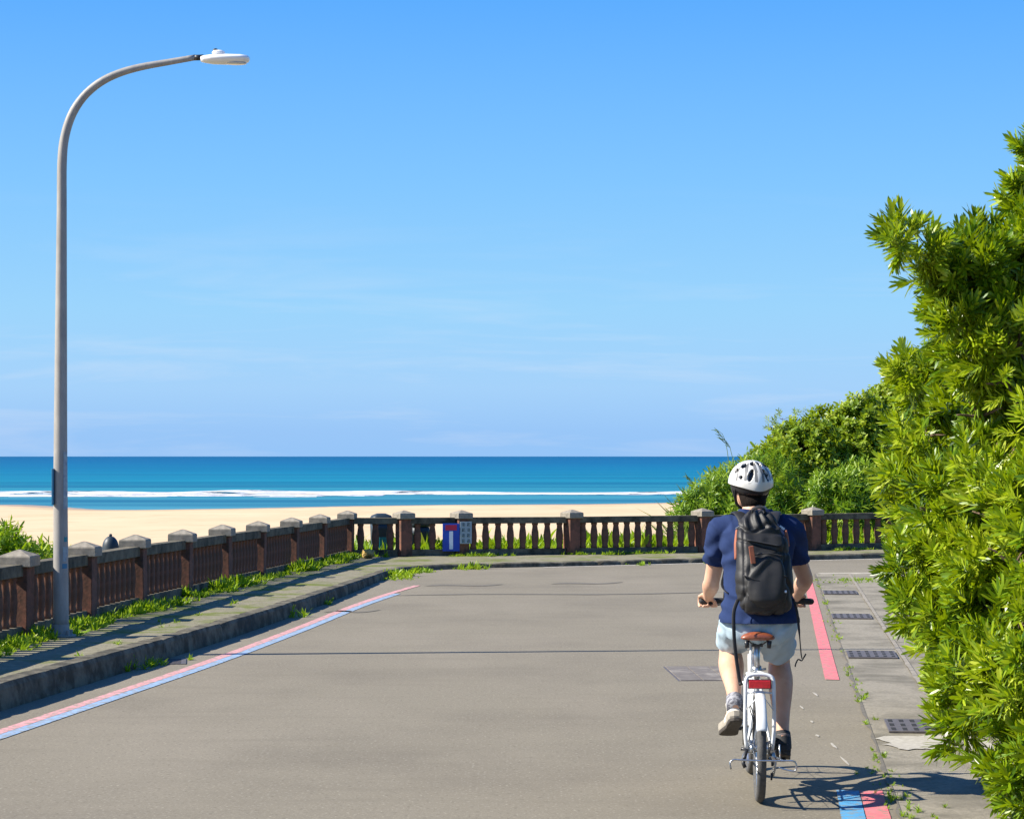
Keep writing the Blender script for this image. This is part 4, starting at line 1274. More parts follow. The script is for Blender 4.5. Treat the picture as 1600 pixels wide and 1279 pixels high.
for k in range(40): w5.append((edge_x(10.6) + random.gauss(.04, .05), 10.6 + random.gauss(0, .5)))
weeds('weeds', w5, 0.22, M['grass'], 65, lambda x, y: 0.006)
w6 = [(x, y) for x, y in along(FENCE_FRONT, 8000, 0.30, 2.4, rng)]
weeds('ground_cover', w6, 2.6, M['grass'], 66, lambda x, y: -0.04 + .1 * noise.noise(Vector((x * 1.5, y, 0))), 'tuft')
w7 = [(x, y) for x, y in along(FENCE_SIDE, 2600, 0.30, 2.4, rng)]
weeds('ground_cover', w7, 1.8, M['grass'], 67, lambda x, y: -0.30, 'tuft')
# ------------------------------------------------------------------ bicycle
bike = empty('bicycle', (1.18, 10.68, 0), R(-3.5))
tag(bike, 'small-wheeled white city bicycle ridden away from the camera, brown saddle and red rear reflector', 'bicycle')
AX, BB, FX = Vector((0, 0, .255)), Vector((0, .43, .225)), Vector((0, .98, .255))
def torus_pts(c, r, n=64, a0=0, a1=360):
    return [Vector((c.x, c.y + r * math.cos(R(a0 + (a1 - a0) * i / n)), c.z + r * math.sin(R(a0 + (a1 - a0) * i / n)))) for i in range(n + (0 if a1 - a0 == 360 else 1))]
def wheel(c, nm, rz=0):
    w = empty(nm, c, rz, bike)
    O = Vector((0, 0, 0))
    V, F = loft(torus_pts(O, .233), (.021, .022), 14, (1, 0, 0), 1, False, closed=True)
    mesh_obj('tyre', V, F, M['tyre'], w, True)
    V, F = loft(torus_pts(O, .212), (.012, .011), 8, (1, 0, 0), 1, False, closed=True)
    mesh_obj('rim', V, F, M['chrome'], w, True)
    mb = MB(); mb.tube([(-.045, 0, 0), (-.03, 0, 0), (-.03, 0, 0.0001), (.03, 0, 0), (.045, 0, 0)], [.024, .024, .016, .016, .024], 14, (0, 0, 1))
    mb.tube([(-.065, 0, 0), (.065, 0, 0)], .007, 10, (0, 0, 1)); mb.build('hub', M['chrome'], w, True)
    mb = MB()
    for k in range(28):
        a = R(360 / 28 * k); b = a + R(40 if k % 4 < 2 else -40); sx = .03 if k % 2 else -.03
        mb.tube([(sx, .022 * math.cos(b), .022 * math.sin(b)), (0, .203 * math.cos(a), .203 * math.sin(a))], .0011, 4, (1, 0, 0))
    mb.build('spokes', M['chrome'], w)
    return w
wheel(AX, 'rear_wheel'); wheel(FX, 'front_wheel', R(2))
def fender(c, a0, a1, r, w, nm, par=bike):
    V, F = [], []
    n = 40
    for i in range(n + 1):
        a = R(a0 + (a1 - a0) * i / n)
        for k in range(9):
            b = R(-75 + 150 * k / 8)
            rr = r - .012 * (1 - math.cos(b)); x = w * math.sin(b) / math.sin(R(75))
            V.append((c.x + x, c.y + rr * math.cos(a), c.z + rr * math.sin(a)))
    F = [(i * 9 + k, i * 9 + k + 1, (i + 1) * 9 + k + 1, (i + 1) * 9 + k) for i in range(n) for k in range(8)]
    o = mesh_obj(nm, V, F, M['whitemetal'], par, True)
    sd = o.modifiers.new('s', 'SOLIDIFY'); sd.thickness = .0015
    return o
fender(AX, 45, 155, .272, .024, 'rear_fender')
fender(FX, 35, 175, .272, .023, 'front_fender')
fr = MB()
st_top = Vector((0, .275, .605))
fr.tube([BB, st_top], .0175, 14, (1, 0, 0))
ht0, ht1 = Vector((0, .875, .50)), Vector((0, .845, .63))
fr.tube([ht0, ht1], .019, 14, (1, 0, 0))
fr.tube([BB + Vector((0, 0, .02)), Vector((0, .62, .32)), ht0 + Vector((0, -.01, .03))], [.022, .024, .022], 14, (1, 0, 0), 4)
fr.tube([st_top + Vector((0, .03, -.15)), Vector((0, .58, .44)), ht1 + Vector((0, 0, -.05))], .013, 12, (1, 0, 0), 4)
fr.tube([BB + Vector((-.04, 0, 0)), BB + Vector((.04, 0, 0))], .024, 16, (0, 0, 1))
for sx in (-1, 1):
    fr.tube([BB + Vector((sx * .025, -.03, 0)), Vector((sx * .045, .24, .23)), AX + Vector((sx * .058, 0, 0))], [.011, .010, .008], 10, (0, 0, 1), 3)
    fr.tube([FX + Vector((sx * .052, 0, 0)), FX + Vector((sx * .045, -.06, .20)), ht0 + Vector((sx * .02, 0, -.02))], [.009, .012, .014], 10, (1, 0, 0), 3)
fr.build('frame', M['whitemetal'], bike, True)
# the white hoop over the rear wheel
mb = MB()
hoop = [Vector((-.060, 0, .255)), Vector((-.068, -.015, .34)), Vector((-.067, -.02, .50)), Vector((-.064, -.015, .585)), Vector((-.040, -.01, .606)), Vector((0, -.01, .610)), Vector((.040, -.01, .606)),
        Vector((.064, -.015, .585)), Vector((.067, -.02, .50)), Vector((.068, -.015, .34)), Vector((.060, 0, .255))]
mb.tube(hoop, .0095, 10, (0, 1, 0), 3)
for sx in (-1, 1):
    mb.tube([Vector((sx * .045, -.01, .60)), Vector((sx * .02, .15, .60)), st_top + Vector((0, -.01, -.01))], .009, 10, (0, 0, 1), 3)
    mb.tube([Vector((sx * .058, .0, .255)), Vector((sx * .03, .13, .40)), Vector((sx * .014, .25, .56))], .007, 8, (1, 0, 0), 2)
mb.build('rear_hoop', M['whitemetal'], bike, True)
rf = MB(); rf.box((0, -.040, .566), (.103, .010, .038), bev=.003); rf.build('reflector', M['red'], bike)
MB().box((0, -.028, .566), (.112, .012, .046), bev=.003).build('reflector_bracket', M['blackplastic'], bike)
MB().tube([(-.068, -.02, .52), (0, -.024, .53), (.068, -.02, .52)], .005, 8, (0, 1, 0)).tube([(-.066, -.02, .44), (-.02, -.10, .505), (.02, -.10, .505), (.066, -.02, .44)], .003, 6, (0, 1, 0)).build('fender_stay', M['whitemetal'], bike, True)
mb = MB(); mb.tube([st_top + Vector((0, .02, -.08)), Vector((0, .235, .745))], .0145, 16, (1, 0, 0)); mb.build('seat_post', M['chrome'], bike, True)
mb = MB(); mb.tube([st_top + Vector((0, .006, -.02)), st_top + Vector((0, -.002, .018))], .023, 16, (1, 0, 0)); mb.tube([st_top + Vector((.02, -.01, 0)), st_top + Vector((.045, -.01, .006))], .006, 8, (0, 0, 1)); mb.build('seat_clamp', M['chrome'], bike, True)
MB().tube([(-.03, .20, .60), (-.03, .24, .745)], .007, 8, (1, 0, 0)).build('cable_sleeve', M['whitemetal'], bike, True)
# saddle
sad = empty('saddle', (0, .235, .745), 0, bike)
mb = MB()
prof = [(-.115, .070, .014, .030), (-.10, .084, .024, .033), (-.06, .086, .027, .032), (-.01, .066, .025, .028), (.05, .036, .022, .026), (.11, .022, .018, .024), (.15, .018, .014, .020), (.158, .008, .006, .018)]
V, F = [], []
for (y, rx, rz, z) in prof:
    for k in range(20):
        a = 2 * math.pi * k / 20
        zz = rz * math.sin(a) * (1.0 if math.sin(a) > 0 else .8)
        V.append(Vector((rx * math.cos(a), y, z + zz - .10 * (rx * math.cos(a)) ** 2 / .1)))
F = [(i * 20 + k, i * 20 + (k + 1) % 20, (i + 1) * 20 + (k + 1) % 20, (i + 1) * 20 + k) for i in range(len(prof) - 1) for k in range(20)]
F += [tuple(range(19, -1, -1)), tuple(len(V) - 20 + k for k in range(20))]
so = mesh_obj('cover', V, F, M['leather'], sad, True); ss = so.modifiers.new('s', 'SUBSURF'); ss.levels = ss.render_levels = 1
mb = MB()
for sx in (-1, 1):
    mb.tube([(sx * .045, -.09, .012), (sx * .022, -.03, -.012), (sx * .020, .05, -.012), (sx * .008, .13, .006)], .0035, 8, (0, 0, 1), 4)
    mb.tube([(sx * .055, -.095, .012), (sx * .052, -.092, -.022)], [.012, .010], 12, (0, 1, 0))
mb.box((0, .0, -.012), (.055, .04, .022), bev=.004)
mb.build('rails', M['blackplastic'], sad, True)
# cranks, pedals, chain
CA = R(37)
lc = BB + Vector((-.06, -.155 * math.cos(CA), .155 * math.sin(CA))); rc = BB + Vector((.06, .155 * math.cos(CA), -.155 * math.sin(CA)))
cr_ = empty('crankset', (0, 0, 0), 0, bike)
MB().tube([BB + Vector((-.052, 0, 0)), lc], [.012, .009], 8, (1, 0, 0)).build('crank_arm', M['chrome'], cr_, True)
MB().tube([BB + Vector((.060, 0, 0)), rc + Vector((.006, 0, 0))], [.012, .009], 8, (1, 0, 0)).build('crank_arm', M['chrome'], cr_, True)
mb = MB(); mb.tube([BB + Vector((.046, 0, 0)), BB + Vector((.050, 0, 0))], .078, 40, (0, 0, 1)); mb.build('chainring', M['chrome'], cr_)
for c, sx in ((lc, -1), (rc, 1)):
    mb = MB()
    c2 = c + Vector((sx * .055, 0, 0))
    for dy in (-.032, .032): mb.box(c2 + Vector((0, dy, 0)), (.085, .010, .018), bev=.003)
    for dx in (-.038, .038): mb.box(c2 + Vector((dx, 0, 0)), (.010, .056, .014), bev=.002)
    mb.tube([c, c2 + Vector((sx * .035, 0, 0))], .007, 8, (0, 0, 1))
    mb.build('pedal', M['blackplastic'], bike)
ch = []
for i in range(13):
    a = R(-90 + 180 * i / 12); ch.append(BB + Vector((.048, .078 * math.cos(a), .078 * math.sin(a))))
for i in range(9):
    a = R(90 + 180 * i / 8); ch.append(AX + Vector((.048, .032 * math.cos(a), .032 * math.sin(a))))
V, F = loft(ch, (.0045, .004), 6, (1, 0, 0), 1, False, closed=True); mesh_obj('chain', V, F, M['blackplastic'], bike)
mb = MB(); mb.tube([AX + Vector((.040, 0, 0)), AX + Vector((.052, 0, 0))], [.030, .022], 20, (0, 0, 1)); mb.build('sprockets', M['chrome'], bike)
d = empty('derailleur', AX + Vector((.060, -.005, -.02)), 0, bike)
MB().tube([(0, 0, 0), (.012, .012, -.05), (.004, .03, -.115)], [.012, .010, .007], 8, (1, 0, 0), 2).build('cage', M['chrome'], d, True)
MB().tube([(-.004, .012, -.045), (.004, .012, -.045)], .018, 14, (0, 0, 1)).build('jockey_wheel', M['blackplastic'], d)
MB().tube([(-.006, .03, -.115), (.002, .03, -.115)], .018, 14, (0, 0, 1)).build('jockey_wheel', M['blackplastic'], d)
# double-legged stand folded up round the rear wheel
kp = [(-.145, -.275, .195), (-.150, -.275, .225), (-.13, -.275, .240), (-.10, -.275, .238), (0, -.277, .236), (.10, -.275, .236), (.150, -.275, .232), (.152, -.275, .190), (.10, -.27, .196), (.075, -.27, .206)]
MB().tube(kp, .0042, 8, (0, 1, 0), 3).tube([(.082, -.27, .236), (.080, -.262, .31)], .004, 8, (0, 1, 0)).tube([(-.095, -.275, .238), (-.085, -.1, .22), (-.06, .30, .19), (-.03, .40, .19)], .0055, 8, (1, 0, 0), 3).tube([(.095, -.275, .236), (.088, -.1, .22), (.062, .30, .19), (.03, .40, .19)], .0055, 8, (1, 0, 0), 3).build('kickstand', M['chrome'], bike, True)
MB().tube([(-.088, .0, .255), (-.060, -.004, .250), (-.075, -.02, .205), (-.078, -.03, .19), (-.07, -.035, .17)], .009, 8, (0, 1, 0)).build('brake_arm', M['blackplastic'], bike, True)
# cockpit
hb = empty('handlebar', (.024, .825, .905), R(0), bike)
O = hb.location
MB().tube([(-.275, -.012, 0), (-.12, .0, .004), (0, .01, 0), (.12, .0, .004), (.275, -.012, 0)], .011, 12, (0, 0, 1), 4).build('bar', M['blackplastic'], hb, True)
MB().tube([Vector((-.01, .018, -.27)), Vector((-.005, .012, -.12)), (0, .006, 0)], .014, 12, (1, 0, 0)).build('stem', M['chrome'], hb, True)
for sx in (-1, 1):
    MB().tube([(sx * .278, -.012, 0), (sx * .16, -.004, .002)], [.0165, .015], 14, (0, 0, 1), round_caps=True).build('grip', M['black'], hb, True)
    MB().tube([(sx * .15, 0, 0), (sx * .15, .035, -.012), (sx * .18, .055, -.02), (sx * .235, .06, -.03)], [.010, .008, .006, .005], 8, (0, 0, 1), 3).build('brake_lever', M['blackplastic'], hb, True)
V, F = ellipsoid((-.125, -.01, .03), (.018, .018, .018), 14, 8); mesh_obj('bell', V, F, M['blackplastic'], hb, True)
MB().tube([(-.165, .01, .01), (-.160, .005, .065)], [.004, .007], 8, (0, 1, 0)).tube([(-.11, -.02, -.01), (-.10, -.03, .035)], [.010, .007], 8, (0, 1, 0)).build('gear_shifter', M['blackplastic'], hb, True)
MB().tube([(-.14, .03, -.01), (-.10, .10, -.06), (-.03, .08, -.16), (-.02, .05, -.27)], .0028, 6, (1, 0, 0), 5).tube([(.14, .03, -.01), (.11, .11, -.05), (.03, .09, -.15), (.02, .06, -.27)], .0028, 6, (1, 0, 0), 5).build('cables', M['blackplastic'], hb, True)
mb = MB(); mb.tube([(-.022, .10, .40), (-.042, .04, .46), (-.045, -.015, .44), (-.030, -.02, .38), (-.052, .0, .29)], .0026, 6, (0, 1, 0), 5); mb.build('rear_brake_cable', M['blackplastic'], bike, True)

# ------------------------------------------------------------------ cyclist
rider = empty('person', (1.21, 11.0, 0))
tag(rider, 'cyclist in navy T-shirt, pale blue shorts and white helmet riding away', 'person')
HEADYAW = R(14)
HC = Vector((-.016, .205, 1.505))
def hd_(v):   # head frame (x right, y to the face, z up) to rider frame
    return Matrix.Rotation(HEADYAW, 3, 'Z') @ Vector(v) + HC
body = MB()
TOR = [(0, -.02, .80, .150, .115), (0, -.01, .87, .168, .125), (0, .005, .94, .158, .112), (0, .03, 1.02, .145, .100), (0, .055, 1.10, .150, .102), (0, .085, 1.19, .165, .108),
       (0, .115, 1.27, .168, .100), (0, .135, 1.325, .135, .080), (0, .150, 1.36, .085, .062), (0, .165, 1.39, .060, .058)]
TOR = interp_rings(TOR, 3)
body.add(*ring_loft(TOR, 28, True, 2.3))
body.tube([(0, .155, 1.35), (-.004, .175, 1.41), (-.012, .195, 1.47)], [.062, .056, .058], 18, (0, 1, 0), 3)
# head
hr = [(0, .045, -.115, .028, .020), (0, .035, -.100, .048, .050), (0, .018, -.075, .060, .074), (0, .006, -.04, .068, .088), (0, 0, 0, .073, .096), (0, -.004, .04, .073, .095), (0, -.006, .07, .064, .084), (0, -.006, .095, .040, .055), (0, -.006, .104, .015, .02)]
V, F = ring_loft(interp_rings(hr, 3), 28, True, 2.15)
body.add([hd_(v) for v in V], F)
body.tube([hd_((0, .088, .018)), hd_((0, .104, -.012)), hd_((0, .114, -.032)), hd_((0, .094, -.040))], [.009, .012, .015, .010], 10, (1, 0, 0), 2)     # nose
body.tube([hd_((-.022, .080, -.070)), hd_((0, .092, -.068)), hd_((.022, .080, -.070))], [.005, .008, .005], 8, (0, 0, 1), 2)                         # lips
body.tube([hd_((-.045, .076, .026)), hd_((-.02, .092, .030)), hd_((0, .090, .026)), hd_((.02, .092, .030)), hd_((.045, .076, .026))], [.006, .009, .007, .009, .006], 8, (0, 0, 1), 2)
body.add(*ellipsoid(hd_((0, .072, -.102)), (.022, .020, .016)))
for sx in (-1, 1):
    body.tube([hd_((sx * .072, -.004, -.030)), hd_((sx * .080, -.012, -.005)), hd_((sx * .079, -.010, .018)), hd_((sx * .074, .004, .022))], [(.006, .010), (.007, .015), (.006, .013), (.005, .008)], 10, (0, 1, 0), 3)
ARM = {-1: dict(sh=Vector((-.165, .135, 1.285)), el=Vector((-.208, .255, 1.015)), wr=Vector((-.204, .468, .932))),
       1: dict(sh=Vector((.160, .135, 1.285)), el=Vector((.262, .250, 1.035)), wr=Vector((.245, .468, .932)))}
for sx in (-1, 1):
    A_ = ARM[sx]
    sh, el, wr = A_['sh'], A_['el'], A_['wr']
    body.tube([Vector((sx * .08, .125, 1.29)), sh, sh.lerp(el, .35), sh.lerp(el, .75), el, el.lerp(wr, .18), el.lerp(wr, .35), el.lerp(wr, .75), wr, wr + Vector((0, .02, -.002))],
              [.050, .056, .049, .042, .040, .043, .042, .032, (.029, .024), (.030, .022)], 18, (0, 0, 1), 3)
    # palm over the grip
    gx = (-.214 if sx < 0 else .262); gy, gz = .505, .903
    palm = [wr + Vector((0, .005, 0)), wr.lerp(Vector((gx, gy - .022, gz + .030)), .55) + Vector((0, 0, .008)), Vector((gx, gy - .018, gz + .032)), Vector((gx, gy + .006, gz + .030))]
    body.tube(palm, [(.027, .021), (.036, .017), (.041, .016), (.040, .012)], 16, (0, 0, 1), 3)
    for q in range(4):
        fx = gx + (-.030 + .020 * q)
        ln = (1.0, 1.12, 1.06, .86)[q if sx < 0 else 3 - q] if False else (.86, 1.06, 1.12, 1.0)[q if sx < 0 else 3 - q]
        pts_ = []
        for a, rr in ((75, .030), (35, .029), (-5, .028), (-50, .027), (-95 * ln, .026), (-125 * ln, .024)):
            pts_.append(Vector((fx + (q - 1.5) * .0015, gy + rr * math.cos(R(a)) - .004, gz + rr * math.sin(R(a)))))
        body.tube(pts_, [.0095, .0095, .0092, .0088, .0082, .0070], 10, (1, 0, 0), 2, round_caps=True)
    # thumb under the inner side of the grip
    tx = gx - sx * .034
    body.tube([Vector((gx - sx * .018, gy - .030, gz + .020)), Vector((tx - sx * .006, gy - .028, gz + .004)), Vector((tx - sx * .016, gy - .018, gz - .018)), Vector((tx - sx * .020, gy + .004, gz - .024))], [.013, .011, .0098, .008], 10, (0, 0, 1), 2, round_caps=True)
LEG = {-1: dict(hip=Vector((-.085, .0, .84)), kn=Vector((-.108, .335, .685)), an=Vector((-.126, -.100, .450))),
       1: dict(hip=Vector((.085, .0, .84)), kn=Vector((.145, .365, .625)), an=Vector((.140, .173, .236)))}
for sx in (-1, 1):
    L_ = LEG[sx]; hp, kn, an = L_['hip'], L_['kn'], L_['an']
    body.tube([hp + Vector((0, -.01, .02)), hp.lerp(kn, .25), hp.lerp(kn, .6), hp.lerp(kn, .88), kn], [.082, .075, .066, .058, .054], 20, (1, 0, 0), 3, round_caps=True)
    fwd = (kn - hp).normalized()
    down = (an - kn).normalized()
    back = (Vector((0, -1, 0)) - down * Vector((0, -1, 0)).dot(down)).normalized()
    if sx < 0: back = (Vector((0, -.4, -1)) - down * Vector((0, -.4, -1)).dot(down)).normalized()
    body.tube([kn, kn.lerp(an, .10), kn.lerp(an, .28) + back * .012, kn.lerp(an, .45) + back * .008, kn.lerp(an, .7), kn.lerp(an, .9), an], [.055, .056, .064, .058, .042, .035, .036], 20, (1, 0, 0), 3, round_caps=True)
    body.add(*ellipsoid(kn + Vector((0, .016, .008)), (.036, .034, .040)))
# feet inside the shoes
FOOT = {-1: dict(heel=Vector((-.128, -.155, .378)), ball=Vector((-.140, -.025, .322)), toe=Vector((-.145, .055, .306)), roll=-.25),
        1: dict(heel=Vector((.140, .130, .182)), ball=Vector((.146, .255, .152)), toe=Vector((.152, .335, .156)), roll=.15)}
for sx in (-1, 1):
    f_ = FOOT[sx]; an = LEG[sx]['an']
    up_ = Vector((0, 0, 1)) if sx > 0 else Vector((0, .72, .69))
    body.tube([an, an.lerp(f_['heel'], .5) + up_ * .02, f_['ball'] + up_ * .035, f_['toe'] + up_ * .022], [.033, .034, .030, .020], 14, (1, 0, 0), 3, round_caps=True)
fused('body', body, .0062, 5, M['skin'], rider)
# hair and eyes
V, F = ring_loft(interp_rings([(0, -.050, -.118, .040, .034), (0, -.042, -.104, .056, .052), (0, -.036, -.078, .064, .062), (0, -.020, -.045, .068, .066), (0, -.016, -.01, .0765, .083), (0, -.012, .03, .078, .090), (0, -.008, .06, .072, .088), (0, -.006, .09, .05, .065), (0, -.006, .108, .02, .02)], 3), 40, True, 2.1)
V = [hd_(v + Vector((noise.noise(v * 60) * .004, noise.noise(v * 55 + Vector((3, 3, 3))) * .004, 0))) for v in V]
hair = mesh_obj('hair', V, F, M['hair'], rider, True)
for sx in (-1, 1):
    V, F = ellipsoid(hd_((sx * .030, .078, .004)), (.0115, .0115, .0115), 14, 10)
    mesh_obj('eye', V, F, mat('eye_white', (.75, .73, .70), rough=.2) if sx < 0 else bpy.data.materials['eye_white'], rider, True)
# helmet
hel = empty('helmet', HC, HEADYAW, rider)
HR = Vector((.108, .136, .118))
hz = .006
def hel_r(az, el):
    """az 0 = back of the head, positive to the wearer's right"""
    k = 1.0
    ridges = math.cos(R(az) * 6.0)
    k += .016 * ridges * max(0, math.cos(R(el * 0.9)))
    return k
vents = [(-24, 22, 7, 17, -12), (24, 22, 7, 17, 12), (-15, 58, 7, 9, -10), (17, 58, 7, 9, 10), (-50, 50, 7, 10, -15), (52, 50, 7, 10, 15), (-74, 34, 8, 8, -20), (76, 34, 8, 8, 20), (-52, 16, 5, 5, -20), (52, 16, 5, 5, 20),
         (-110, 50, 7, 10, 0), (110, 50, 7, 10, 0), (-150, 40, 6, 14, 0), (150, 40, 6, 14, 0), (180, 55, 7, 10, 0), (0, 80, 5, 4, 0)]
NA, NE = 180, 60
V, F, MI = [], [], []
for j in range(NE + 1):
    for i in range(NA):
        az = -180 + 360 * i / NA
        lo = -24 * math.exp(-((az) / 60) ** 2) - 10 * math.exp(-((abs(az) - 90) / 40) ** 2) * 0.4 + 2
        el = lo + (89.5 - lo) * j / NE
        k = hel_r(az, el)
        for (va, ve, wa, we, sl) in vents:
            da = ((az - va + 180) % 360 - 180) * max(.25, math.cos(R(el))); de = el - ve
            s_ = R(sl * 1.5); dx, dy = da * math.cos(s_) + de * math.sin(s_), -da * math.sin(s_) + de * math.cos(s_)
            q = (dx / wa) ** 2 + (dy / we) ** 2
            if q < 1.0: k -= .13 * min(1, (1.0 - q) * 4)
            elif q < 2.0: k += .014 * (2.0 - q)
        if j == 0: k *= .93
        if j == 1: k *= .985
        ca, sa = math.sin(R(az)), -math.cos(R(az))
        V.append(Vector((HR.x * k * math.cos(R(el)) * ca, HR.y * k * math.cos(R(el)) * sa, HR.z * k * math.sin(R(el)) + hz)))
for j in range(NE):
    for i in range(NA):
        l = (i + 1) % NA
        F.append((j * NA + i, j * NA + l, (j + 1) * NA + l, (j + 1) * NA + i))
        az = -180 + 360 * (i + .5) / NA
        lo = -24 * math.exp(-((az) / 60) ** 2) - 10 * math.exp(-((abs(az) - 90) / 40) ** 2) * 0.4 + 2
        el = lo + (89.5 - lo) * (j + .5) / NE
        mi_ = 0
        for (va, ve, wa, we, sl) in vents:
            da = ((az - va + 180) % 360 - 180) * max(.25, math.cos(R(el))); de = el - ve
            s_ = R(sl * 1.5); dx, dy = da * math.cos(s_) + de * math.sin(s_), -da * math.sin(s_) + de * math.cos(s_)
            if (dx / wa) ** 2 + (dy / we) ** 2 < 1.0: mi_ = 1
        if mi_ == 0 and 4 < el < 66 and abs(abs(az) - 10) < 3.0 + el * .07: mi_ = 2
        if mi_ == 0 and 8 < el < 62 and (abs(abs(az) - 38) < 3.5 + el * .05 or abs(abs(az) - 63) < 3.5): mi_ = 2
        if j < 2: mi_ = 1
        MI.append(mi_)
F.append(tuple(NE * NA + i for i in range(NA))); MI.append(0)
F.append(tuple(reversed(range(NA)))); MI.append(1)
mesh_obj('shell', V, F, [M['helmet'], M['blackplastic'], M['helmetgrey']], hel, True, MI)
V, F = ring_loft([(0, -.002, -.040, .080, .098), (0, -.004, -.020, .092, .112), (0, 0, 0.0, .098, .122), (0, 0, .02, .098, .122)], 48, True, 2.05)
V = [Vector((v.x, v.y, v.z - .022 * max(0, -v.y / .12) ** 2)) for v in V]
mesh_obj('liner', V, F, M['blackplastic'], hel, True)
mb = MB()
for sx in (-1, 1):
    mb.tube([(sx * .086, -.03, -.005), (sx * .083, -.008, -.05), (sx * .066, .02, -.095), (sx * .02, .05, -.128)], [(.007, .0015)] * 4, 8, (0, 1, 0), 3)
    mb.tube([(sx * .084, .045, -.005), (sx * .080, .02, -.05), (sx * .066, .02, -.095)], [(.007, .0015)] * 3, 8, (0, 1, 0), 3)
mb.build('chin_strap', M['packdark'], hel, True)

# T-shirt
sh_ = MB()
SR = [(0, -.025, .825, .192, .160), (0, -.02, .87, .190, .155), (0, .0, .94, .176, .130), (0, .025, 1.02, .166, .120), (0, .05, 1.10, .166, .118), (0, .080, 1.19, .178, .120),
      (0, .112, 1.27, .178, .110), (0, .132, 1.325, .148, .092), (0, .148, 1.362, .100, .074), (0, .160, 1.392, .076, .066)]
sh_.add(*ring_loft(interp_rings(SR, 3), 36, True, 2.2))
CUT = {}
for sx in (-1, 1):
    A_ = ARM[sx]; sh, el = A_['sh'], A_['el']
    e1 = sh.lerp(el, .62)
    sh_.tube([Vector((sx * .07, .125, 1.285)), sh + Vector((sx * .004, 0, -.004)), sh.lerp(el, .3) + Vector((sx * .006, 0, 0)), e1], [.062, .069, .065, (.067, .062)], 24, (0, 0, 1), 4)
    CUT[sx] = (e1, (el - sh).normalized())
shirt_cut = [(Vector((0, 0, .838)), Vector((0, 0, -1)), lambda c: c.z < .87 and abs(c.x) < .21), (Vector((0, 0, 1.383)), Vector((0, 0, 1)), lambda c: c.z > 1.36)]
for sx in (-1, 1):
    e1, dr = CUT[sx]
    shirt_cut.append((e1 - dr * .006, dr, lambda c, e1=e1, dr=dr, sx=sx: (c - e1).dot(dr) > -.03 and ((c - e1) - dr * (c - e1).dot(dr)).length < .09 and sx * c.x > .14))
def shirt_wr(c):
    w = .008 * (1 - min(1, 4 * abs(noise.noise(Vector((c.x * 7 + c.z * 3, c.y * 6 + 5, c.z * 6)))))) + .0085 * noise.noise(Vector((c.x * 9, c.y * 9, c.z * 5 + 3))) + .0055 * noise.noise(Vector((c.x * 22 + c.z * 14, c.y * 16, c.z * 9)))
    w += .010 * max(0, (.95 - c.z) / .12) * (.35 + noise.noise(Vector((c.x * 18, c.y * 18, 1.0))))
    # creases run from the armpits and across the lower back
    if abs(c.x) > .10: w += .0075 * math.sin((c.z * 55 + abs(c.x) * 60) + 3 * noise.noise(c * 8)) * max(0, 1 - abs(c.z - 1.16) / .10)
    w += .0065 * math.sin(c.z * 80 + c.x * 22 + 4 * noise.noise(c * 6)) * max(0, 1 - abs(c.z - .92) / .10)
    return w
fused('tshirt', sh_, .0062, 5, M['shirt'], rider, shirt_cut, shirt_wr, .0025)

# shorts
so_ = MB()
so_.add(*ring_loft(interp_rings([(0, -.01, .90, .160, .120), (0, -.015, .86, .168, .134), (0, -.018, .80, .168, .136), (0, -.01, .755, .150, .122), (0, 0, .73, .12, .09)], 3), 36, True, 2.4))
SC = {}
for sx in (-1, 1):
    L_ = LEG[sx]; hp, kn = L_['hip'], L_['kn']
    end = hp.lerp(kn, .80) + Vector((0, 0, -.006))
    so_.tube([hp + Vector((0, -.02, .01)), hp.lerp(kn, .28), hp.lerp(kn, .55), end], [(.094, .102), (.090, .098), (.080, .090), (.075, .084)], 26, (1, 0, 0), 4)
    SC[sx] = (end, (kn - hp).normalized())
shorts_cut = []
for sx in (-1, 1):
    e1, dr = SC[sx]
    shorts_cut.append((e1 - dr * .010, dr, lambda c, e1=e1, dr=dr, sx=sx: (c - e1).dot(dr) > -.04 and sx * c.x > .0))
def shorts_wr(c):
    w = .005 * noise.noise(Vector((c.x * 10, c.y * 10, c.z * 8))) + .003 * noise.noise(Vector((c.x * 25, c.y * 18, c.z * 20)))
    w += .004 * math.sin(c.z * 70 - abs(c.x) * 80 + 4 * noise.noise(c * 7))
    w += -.006 * math.exp(-(c.x / .008) ** 2) if c.y < -.02 else 0
    return w
fused('shorts', so_, .0065, 4, M['shorts'], rider, shorts_cut, shorts_wr, .003)

